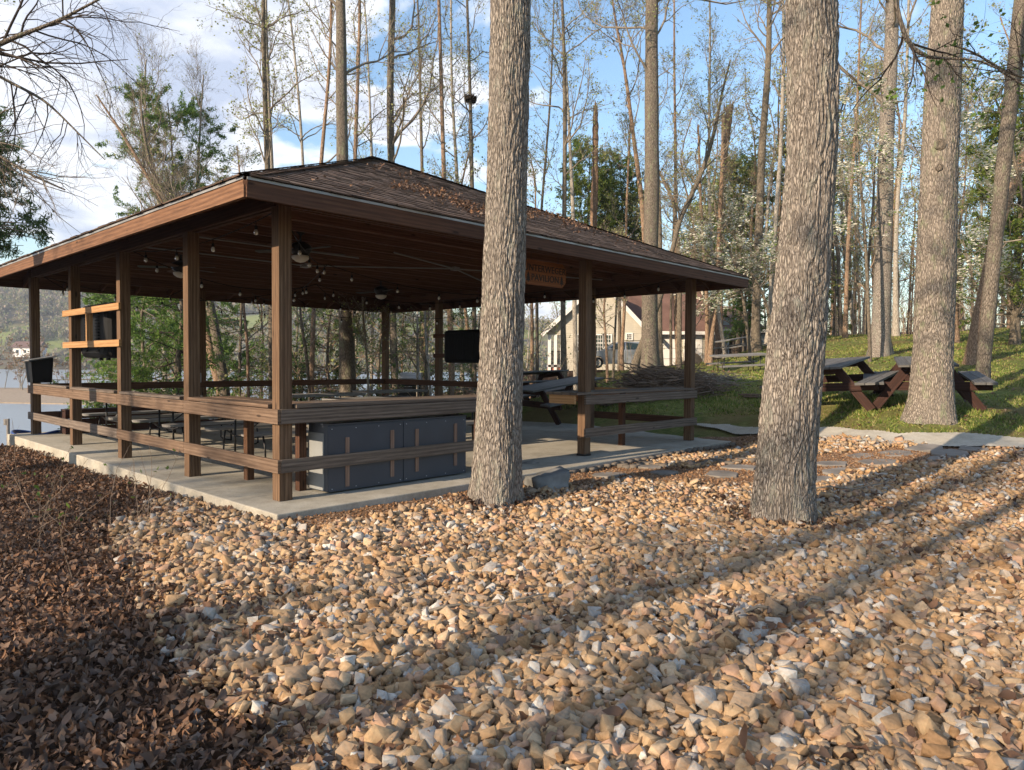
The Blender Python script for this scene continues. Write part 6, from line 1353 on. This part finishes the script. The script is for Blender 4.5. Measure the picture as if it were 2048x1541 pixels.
# ------------------------------------------------------------------ house, garage, shed, car
MT['siding'] = plain('cream_siding', (.50, .465, .385), .7, var=.08); MT['bluesiding'] = plain('pale_blue_siding', (.38, .45, .50), .7, var=.08); MT['roofred'] = shingle('red_brown_shingles', 1.); MT['brick'] = plain('red_brick', (.26, .09, .06), .9, var=.3)
_r = MT['roofred'].node_tree
for nd in _r.nodes:
    if nd.type == 'VALTORGB':
        for e, c in zip(nd.color_ramp.elements, [(.080, .050, .042), (.11, .066, .054), (.14, .083, .068), (.088, .055, .045), (.16, .10, .08)]): e.color = c+(1,)
def window(t, x0, x1, z0, z1, y, nx, nz, mat='white'):
    f = MB(); w = .09
    for a, b, c_, d_ in ((x0-w, x1+w, z0-w, z0), (x0-w, x1+w, z1, z1+w)): f.beam((a, y, (c_+d_)/2), (b, y, (c_+d_)/2), .07, w)
    for a in (x0-w/2, x1+w/2): f.beam((a, y, z0), (a, y, z1), .07, w, up=(1, 0, 0))
    fo = f.build('window', MT[mat], t)
    m = MB(); m.poly([(x0, y+.01, z0), (x1, y+.01, z0), (x1, y+.01, z1), (x0, y+.01, z1)]); m.build('pane', MT['glassdark'], fo)
    m = MB()
    for i in range(1, nx): x = x0+(x1-x0)*i/nx; m.beam((x, y-.005, z0), (x, y-.005, z1), .02, .025 if i*2 != nx else .1, up=(1, 0, 0))
    for i in range(1, nz): z = z0+(z1-z0)*i/nz; m.beam((x0, y-.008, z), (x1, y-.008, z), .02, .025 if i*2 != nz else .06)
    m.build('glazing_bars', MT[mat], fo)
def clap(m, x0f, x1f, y, z0, z1, st=.14):
    z = z0
    while z < z1-.02:
        zt = min(z+st, z1); a0, b0 = x0f(z), x1f(z); a1, b1 = x0f(zt), x1f(zt)
        if b1-a1 > .02 or b0-a0 > .1:
            m.poly([(a0, y-.018, z), (b0, y-.018, z), (b1, y, zt), (a1, y, zt)]); m.poly([(a0, y-.018, z), (a0, y, z), (b0, y, z), (b0, y-.018, z)])
        z = zt
def house():
    D = 48.; g = .55
    L_ = at(1094, 700, D)[0]; Rr_ = at(1290, 700, D)[0]; ez = at(1090, 661, D)[2]; az = at(1199, 566, D)[2]; y = at(1200, 700, D)[1]; ax = at(1199, 600, D)[0]
    gx1 = at(1420, 700, D+1)[0]
    t = thing('cream_house', 'cream sided house with steep gable and red brown roof behind the pavilion', 'house', (ax, y, g))
    m = MB(); ezr = at(1290, 661, D)[2]
    pL = at(1128, 700, D)[0]
    clap(m, lambda z: L_ if z < ez else L_+(z-ez)/(az-ez)*(ax-L_), lambda z: Rr_ if z < ezr else Rr_-(z-ezr)/(az-ezr)*(Rr_-ax), y, at(1200, 667, D)[2] , az-.1)
    clap(m, lambda z: pL, lambda z: Rr_, y, g-.6, at(1200, 667, D)[2])
    m.poly([(pL, y+.02, g-.6), (pL, y+4, g-.6), (pL, y+4, ez), (pL, y+.02, ez)]); m.poly([(L_, y+.02, ez), (ax, y+.02, az), (Rr_, y+.02, ezr), (Rr_, y+.02, g-.6), (pL, y+.02, g-.6), (pL, y+.02, ez-.3), (L_, y+.02, ez-.3)][::-1])
    m.build('wall', MT['siding'], t)
    m = MB(); o = .35
    for (xa, za, xb, zb) in ((L_-.4, ez-.3, ax, az+.1), (Rr_+.4, ezr-.35, ax, az+.1)):
        P = [(xa, y-o, za), (xb, y-o, zb), (xb, y+9, zb), (xa, y+9, za)]; m.poly([np.array(q)+[0, 0, .12] for q in P]); m.poly(P[::-1]); m.poly([np.array(P[0])+[0, 0, .12], P[0], P[1], np.array(P[1])+[0, 0, .12]])
    m.build('roof', MT['roofred'], t)
    m = MB()
    for (xa, za, xb, zb) in ((L_-.4, ez-.34, ax, az+.06), (Rr_+.4, ezr-.39, ax, az+.06)): m.beam((xa, y-o-.04, za), (xb, y-o-.04, zb), .05, .26)
    m.build('bargeboard', MT['white'], t)
    zz = lambda py: at(1200, py, D)[2]; xx = lambda px: at(px, 700, D)[0]
    window(t, xx(1191), xx(1205), zz(702), zz(671), y-.03, 3, 4); window(t, xx(1207), xx(1221), zz(702), zz(671), y-.03, 3, 4); window(t, xx(1253.5), xx(1262.5), zz(679), zz(668.5), y-.03, 3, 3)
    window(t, xx(1150), xx(1166), zz(702), zz(671), y-.03, 3, 4)
    # porch
    for px in (1099, 1111, 1124): m = MB(); m.beam((xx(px), y+.1, g), (xx(px), y+.1, ez-.3), .2, .2, up=(0, 1, 0)); m.build('porch_column', MT['white'], t)
    m = MB(); m.box((xx(1112), y+1.2, zz(733)), (xx(1128)-xx(1097), 2.4, .16)); m.build('porch_floor', MT['greyplast'], t)
    m = MB(); m.box((xx(1112), y+1.2, (zz(735)+g-.6)/2), (xx(1128)-xx(1097)-.1, 2.2, zz(735)-g+.6)); m.build('porch_base', MT['brick'], t)
    m = MB(); 
    for k in range(14): x = xx(1100)+(xx(1126)-xx(1100))*k/13; m.beam((x, y+.1, zz(730)), (x, y+.1, zz(705)), .04, .04, up=(0, 1, 0))
    m.beam((xx(1099), y+.1, zz(704)), (xx(1126), y+.1, zz(704)), .07, .07); m.build('porch_railing', MT['blackmetal'], t)
    # side-eaved wing with the garage
    ze = at(1340, 661, D+1)[2]; y2 = y+1.; zt = ze+6.2
    m = MB(); clap(m, lambda z: Rr_, lambda z: gx1, y2, g-.6, ze-.1, .16); m.poly([(gx1, y2, g-.6), (gx1, y2+8, g-.6), (gx1, y2+8, ze), (gx1, y2+4, zt-.5), (gx1, y2, ze)]); m.build('garage_wall', MT['siding'], t)
    m = MB(); P = [(ax-.5, y2-.5, ze-.1), (gx1+.4, y2-.5, ze-.1), (gx1+.4, y2+6, zt), (ax-.5, y2+6, zt)]; m.poly(P); m.poly([np.array(q)-[0, 0, .15] for q in P][::-1]); m.build('roof', MT['roofred'], t)
    m = MB(); m.beam((Rr_-.3, y2-.52, ze-.2), (gx1+.4, y2-.52, ze-.2), .12, .22); m.build('gutter', MT['white'], t)
    for a, b in ((1326, 1366), (1374, 1412)):
        m = MB(); m.box(((xx(a)+xx(b))/2, y2-.03, (g-.3+zz(668))/2), (xx(b)-xx(a), .05, zz(668)-g+.3)); dr = m.build('garage_door', MT['white'], t)
        m = MB()
        for k in range(1, 4): z = g-.2+k*(zz(668)-g)/4; m.beam((xx(a), y2-.058, z), (xx(b), y2-.058, z), .012, .03)
        m.build('panel_joint', MT['greyplast'], dr)
house()
def shed():
    D = 44.; xx = lambda px: at(px, 700, D)[0]; zz = lambda py: at(1470, py, D)[2]; y = at(1470, 700, D)[1]; g = zg(xx(1470), y)-.3
    t = thing('blue_house', 'pale blue dormered house with dark roof half hidden by trunks', 'house', (xx(1475), y, g))
    m = MB(); clap(m, lambda z: xx(1442), lambda z: xx(1458), y, g, zz(662)); clap(m, lambda z: xx(1484), lambda z: xx(1530), y, g, zz(662)); m.poly([(xx(1440), y+1.2, g), (xx(1530), y+1.2, g), (xx(1530), y+1.2, zz(662)), (xx(1440), y+1.2, zz(662))]); m.build('wall', MT['bluesiding'], t)
    m = MB(); P = [(xx(1438), y-.5, zz(662)), (xx(1532), y-.5, zz(662)), (xx(1528), y+5, zz(600)), (xx(1446), y+5, zz(600))]; m.poly(P); m.poly([np.array(q)-[0, 0, .2] for q in P][::-1]); m.build('roof', MT['shingle'], t)
    m = MB(); m.beam((xx(1438), y-.52, zz(663)), (xx(1532), y-.52, zz(663)), .1, .2); m.build('gutter', MT['white'], t)
    for a, b in ((1443, 1464), (1488, 1508)):
        m = MB(); y3 = y+.6; m.box(((xx(a)+xx(b))/2, y3+1, zz(643)), (xx(b)-xx(a), 2, zz(634)-zz(652))); do = m.build('dormer', MT['bluesiding'], t)
        m = MB(); c = (xx(a)+xx(b))/2
        for s_ in (-1, 1): m.poly([(c, y3-.2, zz(628)), (c+s_*(xx(b)-xx(a))*.6, y3-.2, zz(638)), (c+s_*(xx(b)-xx(a))*.6, y3+2.4, zz(638)), (c, y3+2.4, zz(628))])
        m.build('dormer_roof', MT['shingle'], do)
    m = MB(); m.box((xx(1471), y+1.1, (g+zz(670))/2), (xx(1482)-xx(1460), .1, zz(668)-g)); m.build('doorway', MT['beam'], t)
shed()
def picket():
    D = 38.; t = None; p = at(1485, 695, D); g = zg(p[0], p[1]); t = thing('picket_fence', 'short orange brown picket fence by the blue house', 'fence', (p[0], p[1], g))
    for k in range(16): x = at(1464+k*3, 700, D)[0]; h = .75+.02*k; m = MB(); m.beam((x, p[1], g-.1), (x, p[1], g+h), .05, .03, up=(0, 1, 0)); m.build('picket', MT['bark_warm'], t)
    m = MB(); m.beam((at(1463, 700, D)[0], p[1]+.03, g+.5), (at(1510, 700, D)[0], p[1]+.03, g+.5), .03, .06); m.build('fence_rail', MT['bark_warm'], t)
picket()
MT['carpaint'] = (lambda m: (m.set((.30, .33, .37), .32, .35, .5), m.b.inputs['Coat Weight'].__setattr__('default_value', .6), m.m)[2])(NT('grey_car_paint'))
MT['tyre'] = plain('tyre_rubber', (.02, .02, .02), .8); MT['rim'] = plain('alloy_rim', (.5, .5, .52), .3, .8); MT['lamp'] = plain('lamp_lens', (.6, .6, .6), .15)
def car():
    """grey estate/SUV, nose to the left"""
    D = 44.; L = 4.75; x0 = at(1160, 700, D)[0]; y = at(1240, 700, D)[1]; g = at(1240, 737, D)[2]
    t = thing('parked_car', 'dark silver estate car parked before the cream house', 'car', (x0+L/2, y, g))
    def sec(prof, y0, y1, name, mat, inset=0., par=t, bev=.03):
        m = MB(); A = [np.array([x0+a, y0, g+b]) for a, b in prof]; B = [np.array([x0+a, y1, g+b]) for a, b in prof]; n = len(A); m.v = A+B; m.n = 2*n; m.f = [list(range(n)), list(range(2*n-1, n-1, -1))]; m.uv = [(0, 0)]*2*n
        for i in range(n): j = (i+1) % n; m.f.append([j, i, n+i, n+j]); m.uv += [(0, 0)]*4
        return m.build(name, MT[mat], par, bevel=bev)
    def arch(cx, r=.40):
        return [(cx+r*math.cos(a), .33+r*math.sin(a)) for a in np.linspace(math.pi+.25, -.25, 11)][::1]
    body = [(.05, .35), (.0, .55), (.05, .78), (.35, .95), (1.15, 1.07), (1.35, 1.10), (4.60, 1.14), (4.72, .95), (4.75, .60), (4.68, .38)]
    low = [(4.35, .30)]+arch(3.80)[::-1]+[(3.2, .26), (1.5, .26)]+arch(.98)[::-1]+[(.3, .30)]
    sec(body+low, y-.92, y+.92, 'body', 'carpaint')
    gh = [(1.30, 1.08), (2.05, 1.55), (2.4, 1.62), (3.9, 1.63), (4.35, 1.52), (4.66, 1.12)]
    m = MB(); ins = .14
    A = [np.array([x0+a, y-.88+(ins if b > 1.2 else 0), g+b]) for a, b in gh]; B = [np.array([x0+a, y+.88-(ins if b > 1.2 else 0), g+b]) for a, b in gh]
    n = len(A); m.v = A+B; m.n = 2*n; m.f = [list(range(n)), list(range(2*n-1, n-1, -1))]; m.uv = [(0, 0)]*2*n
    for i in range(n): j = (i+1) % n; m.f.append([j, i, n+i, n+j]); m.uv += [(0, 0)]*4
    m.build('cabin', MT['carpaint'], t, bevel=.03)
    for nm, P in (('front_side_window', [(1.62, 1.14), (2.10, 1.50), (2.62, 1.55), (2.62, 1.14)]), ('rear_side_window', [(2.72, 1.14), (2.72, 1.55), (3.52, 1.55), (3.52, 1.15)]), ('quarter_window', [(3.62, 1.15), (3.62, 1.54), (3.95, 1.52), (4.30, 1.30), (4.36, 1.17)])):
        m = MB(); yy = lambda b: y-.888+.14*max(0, (b-1.12)/.4)-.012; m.poly([(x0+a, yy(b), g+b) for a, b in P]); m.build(nm, MT['glassdark'], t)
    m = MB(); m.poly([(x0+1.36, y-.78, g+1.13), (x0+1.36, y+.78, g+1.13), (x0+2.02, y+.68, g+1.55), (x0+2.02, y-.68, g+1.55)][::-1]); w = m.build('windscreen', MT['glassdark'], t); w.location.z += .02; w.location.x -= .02
    for cx_ in (.98, 3.80):
        for yy in (y-.84, y+.84):
            m = MB(); K = 20; s_ = -1 if yy < y else 1
            def ring(r, oy): return [np.array([x0+cx_+r*math.cos(a), yy+oy*s_, g+.33+r*math.sin(a)]) for a in np.linspace(0, 2*math.pi, K, endpoint=False)]
            rings = [ring(.2, .09), ring(.30, .105), ring(.335, .08), ring(.335, -.10), ring(.25, -.11)]
            for r0, r1 in zip(rings, rings[1:]):
                for i in range(K): j = (i+1) % K; m.poly([r0[i], r0[j], r1[j], r1[i]])

            wo = m.build('wheel', MT['tyre'], t, smooth=True); m = MB()
            c = np.array([x0+cx_, yy+.085*s_, g+.33])
            for a in np.linspace(0, 2*math.pi, 5, endpoint=False): m.beam(c, c+np.array([.21*math.cos(a), 0, .21*math.sin(a)]), .03, .07, up=(-math.sin(a), 0, math.cos(a)))
            m.tube([c+np.array([.21*math.cos(a), 0, .21*math.sin(a)]) for a in np.linspace(0, 2*math.pi, 17)], .018, 5, False); m.build('rim', MT['rim'], wo)
    m = MB(); m.box((x0+.12, y-.72, g+.78), (.22, .34, .14)); m.build('headlight', MT['lamp'], t, bevel=.03)
    m = MB(); m.box((x0+4.66, y-.80, g+.95), (.12, .2, .22)); m.build('taillight', MT['redlens'], t, bevel=.02)
    m = MB(); m.box((x0+1.75, y-.98, g+1.16), (.2, .14, .12)); m.build('wing_mirror', MT['carpaint'], t, bevel=.03)
    m = MB(); m.tube([(x0+2.3, y-.66, g+1.64), (x0+2.4, y-.66, g+1.69), (x0+4.0, y-.66, g+1.69), (x0+4.1, y-.66, g+1.64)], .018, 6); m.build('roof_rail', MT['blackmetal'], t)
    for xa in (2.67, 3.57, 1.45):
        m = MB(); m.beam((x0+xa, y-.925, g+.35), (x0+xa, y-.925, g+1.1), .008, .012, up=(1, 0, 0)); m.build('door_seam', MT['black'], t)
    for xa in (2.45, 3.35): m = MB(); m.box((x0+xa, y-.935, g+.93), (.18, .03, .035)); m.build('door_handle', MT['carpaint'], t, bevel=.01)
MT['redlens'] = plain('red_lens', (.35, .02, .02), .2)
car()
# ------------------------------------------------------------------ far shore
def hillmat():
    m = NT('far_hill'); o = m.coord('Object'); n = m.noise(o, .012, 4); n2 = m.noise(o, .25, 5, .7)
    c = m.ramp(n, [(.40, (.15, .125, .09)), (.5, (.17, .15, .09)), (.56, (.22, .27, .08)), (.7, (.28, .31, .11))]); c = m.mix(m.math('MULTIPLY', n2, .6), c, (.07, .06, .045)); return m.set(c, 1, spec=.05)
MT['hill'] = hillmat()
def hill_z(X, Y):
    base = np.clip((Y-330)/260, 0, 1); s_ = base*base*(3-2*base)
    prof = np.interp(X, [-520, -420, -300, -220, -120, -40, 60, 200, 420, 700], [66, 60, 58, 44, 38, 34, 30, 26, 24, 24])
    return LAKE-.5+np.clip((Y-330)/30, 0, 1)*1.2+s_*prof+(vnoise(X*.012+5, Y*.012, 3)-.5)*14*s_
def hills():
    xs = np.linspace(-900, 1100, 140); ys = np.linspace(325, 1100, 60); X, Y = np.meshgrid(xs, ys, indexing='ij'); Z = hill_z(X, Y)
    V = np.stack([X, Y, Z], -1).reshape(-1, 3); n, m_ = X.shape; i, j = np.meshgrid(np.arange(n-1), np.arange(m_-1), indexing='ij'); q = (i*m_+j).ravel(); F = np.stack([q, q+m_, q+m_+1, q+1], -1)
    tag(mesh('hills', V, F, MT['hill'], smooth=True), kind='structure')
    rs = np.random.RandomState(5); n = 4200; X = rs.uniform(-480, 260, n); Y = 340+rs.rand(n)*320; f = vnoise(X*.016+3, Y*.016, 4); k = (f > .42) | (Y > 560) | (rs.rand(n) < .12); X = X[k]; Y = Y[k]; n = len(X)
    Z = hill_z(X, Y); pr = []
    for s_ in range(5):
        r2 = np.random.RandomState(s_); c = r2.normal(0, .42, (150, 3)); c[:, 2] = np.abs(c[:, 2])+.3; V, F = quads(c, .22, .26, r2); pr.append((V, F))
    sz = rs.uniform(4, 9, n); V, F = scatter_mesh(pr, np.stack([X, Y, Z-1], 1), np.stack([rs.uniform(0, 6.28, n), np.zeros(n), np.zeros(n)], 1), np.stack([sz*.7, sz*.7, sz], 1), rs.randint(0, 5, n))
    m = leafmat('far_woods', [(.26, .21, .17), (.20, .17, .12), (.15, .19, .08), (.30, .25, .21), (.22, .26, .11), (.33, .25, .21), (.09, .13, .06)], .3, 1.)
    tag(mesh('far_woods', V, F, m), 'hazy spring woods covering the hills across the lake', 'woods', None, 'stuff')
hills()
def sandbar():
    poly = [(-95, 84), (-60, 74), (-42, 71), (-30, 76), (-34, 92), (-60, 102), (-100, 104)]
    prism('sand_bar', poly, LAKE-1, lambda x, y: LAKE+.10+.35*max(0, (y-74)/30), MT['sand'], 0)['kind'] = 'structure'
    rs = np.random.RandomState(4); n = 60; X = rs.uniform(-92, -45, n); Y = rs.uniform(96, 101, n); D = nrm_(np.stack([rs.normal(0, .2, n), rs.normal(0, .2, n), np.ones(n)], 1)); l = rs.uniform(4, 9, n)
    P = np.stack([X, Y, np.full(n, LAKE)], 1)[:, None]+D[:, None]*np.linspace(0, 1, 5)[None, :, None]*l[:, None, None]; Rr = .07*np.linspace(1, .3, 5)[None]*np.ones((n, 1)); p2, r2 = spawn(P, Rr, 9, .3, 1, 1., 2.6, 40, .1, rs, 4, .2, .6, .3, rmin=.02); p3, r3 = spawn(p2, r2, 5, .3, 1, .4, 1., 40, .05, rs, 3, .2, .6, .3, rmin=.014)
    V, F = join([(P, Rr, 4), (p2, r2, 3), (p3, r3, 3)]); o = mesh('shore_thicket', V, F, MT['bark_pale']); tag(o, 'pinkish bare thicket on the spit across the near water', 'thicket', None, 'stuff')
    V, F = quads(along(p3, 9000, rs, .2), .16, .2, rs); o = mesh('shore_thicket_buds', V, F, leafmat('pink_buds', [(.30, .15, .11), (.34, .21, .13), (.22, .18, .09), (.12, .12, .05)])); tag(o, 'pinkish buds on the bare thicket across the near water', 'thicket', None, 'stuff')
MT['sand'] = plain('shore_sand', (.30, .235, .17), .95, var=.25)
sandbar()
for px, d, lb in [(196, 372, 'small white house with grey roof across the lake'), (60, 380, 'low pink roofed house across the lake behind the bare thicket')]:
    p = at(px, 700, d); zb = hill_z(np.array([p[0]]), np.array([p[1]]))[0]; t = thing('lake_house', lb, 'house', (p[0], p[1], zb)); m = MB(); m.box((p[0], p[1], zb+2.6), (13, 8, 5.2)); m.build('wall', MT['white'], t)
    m = MB()
    for s_ in (-1, 1): m.poly([(p[0]-7.5, p[1]+s_*4.8, zb+5), (p[0]+7.5, p[1]+s_*4.8, zb+5), (p[0]+7.5, p[1], zb+8.4), (p[0]-7.5, p[1], zb+8.4)])
    for s_ in (-1, 1): m.poly([(p[0]+s_*6.5, p[1]-4, zb+5), (p[0]+s_*6.5, p[1]+4, zb+5), (p[0]+s_*6.5, p[1], zb+8.)])
    m.build('roof', MT['roofred'] if px < 100 else MT['greyplast'], t)
    for k in range(3): m = MB(); m.box((p[0]-4+k*4, p[1]-4.03, zb+3), (1.4, .1, 1.6)); m.build('window', MT['glassdark'], t)
for k in range(9):   # docked boats across the lake
    p = at(452+k*8.4, 740, 318); t = thing('moored_boat', 'small white boat in the row moored on the far shore', 'boat', (p[0], p[1], LAKE), 'white boats moored across the lake'); m = MB(); x, y = p[0], p[1]
    A = [(x-1, y-3, LAKE-.2), (x+1, y-3, LAKE-.2), (x+1.3, y+3, LAKE-.2), (x-1.3, y+3, LAKE-.2)]; B = [(x-1.2, y-4, LAKE+1), (x+1.2, y-4, LAKE+1), (x+1.5, y+3.2, LAKE+1), (x-1.5, y+3.2, LAKE+1)]
    m.poly(B)
    for i in range(4): j = (i+1) % 4; m.poly([A[i], A[j], B[j], B[i]])
    m.build('hull', MT['white'], t); m = MB(); m.box((x, y+.5, LAKE+2.5), (2.6, 3.4, .2)); m.build('canopy', MT['white'], t)
    for s_ in (-1, 1):
        for q in (-1, 1): m = MB(); m.beam((x+s_*1.1, y+.5+q*1.4, LAKE+1), (x+s_*1.1, y+.5+q*1.4, LAKE+2.4), .08, .08, up=(0, 1, 0)); m.build('canopy_pole', MT['steel'], t)
def haze():
    nt = bpy.data.materials.new('thin_haze'); nt.use_nodes = True; t = nt.node_tree; t.nodes.clear(); o = t.nodes.new('ShaderNodeOutputMaterial'); v = t.nodes.new('ShaderNodeVolumePrincipled')
    v.inputs['Color'].default_value = (.80, .87, 1, 1); v.inputs['Density'].default_value = .0004; v.inputs['Anisotropy'].default_value = .2; t.links.new(v.outputs[0], o.inputs['Volume'])
    m = MB(); m.box((100, 480, 47), (2400, 1400, 115)); tag(m.build('haze', nt), 'thin pale haze over the lake and far hills', 'haze', None, 'stuff')
haze()
S.render.engine = 'CYCLES'
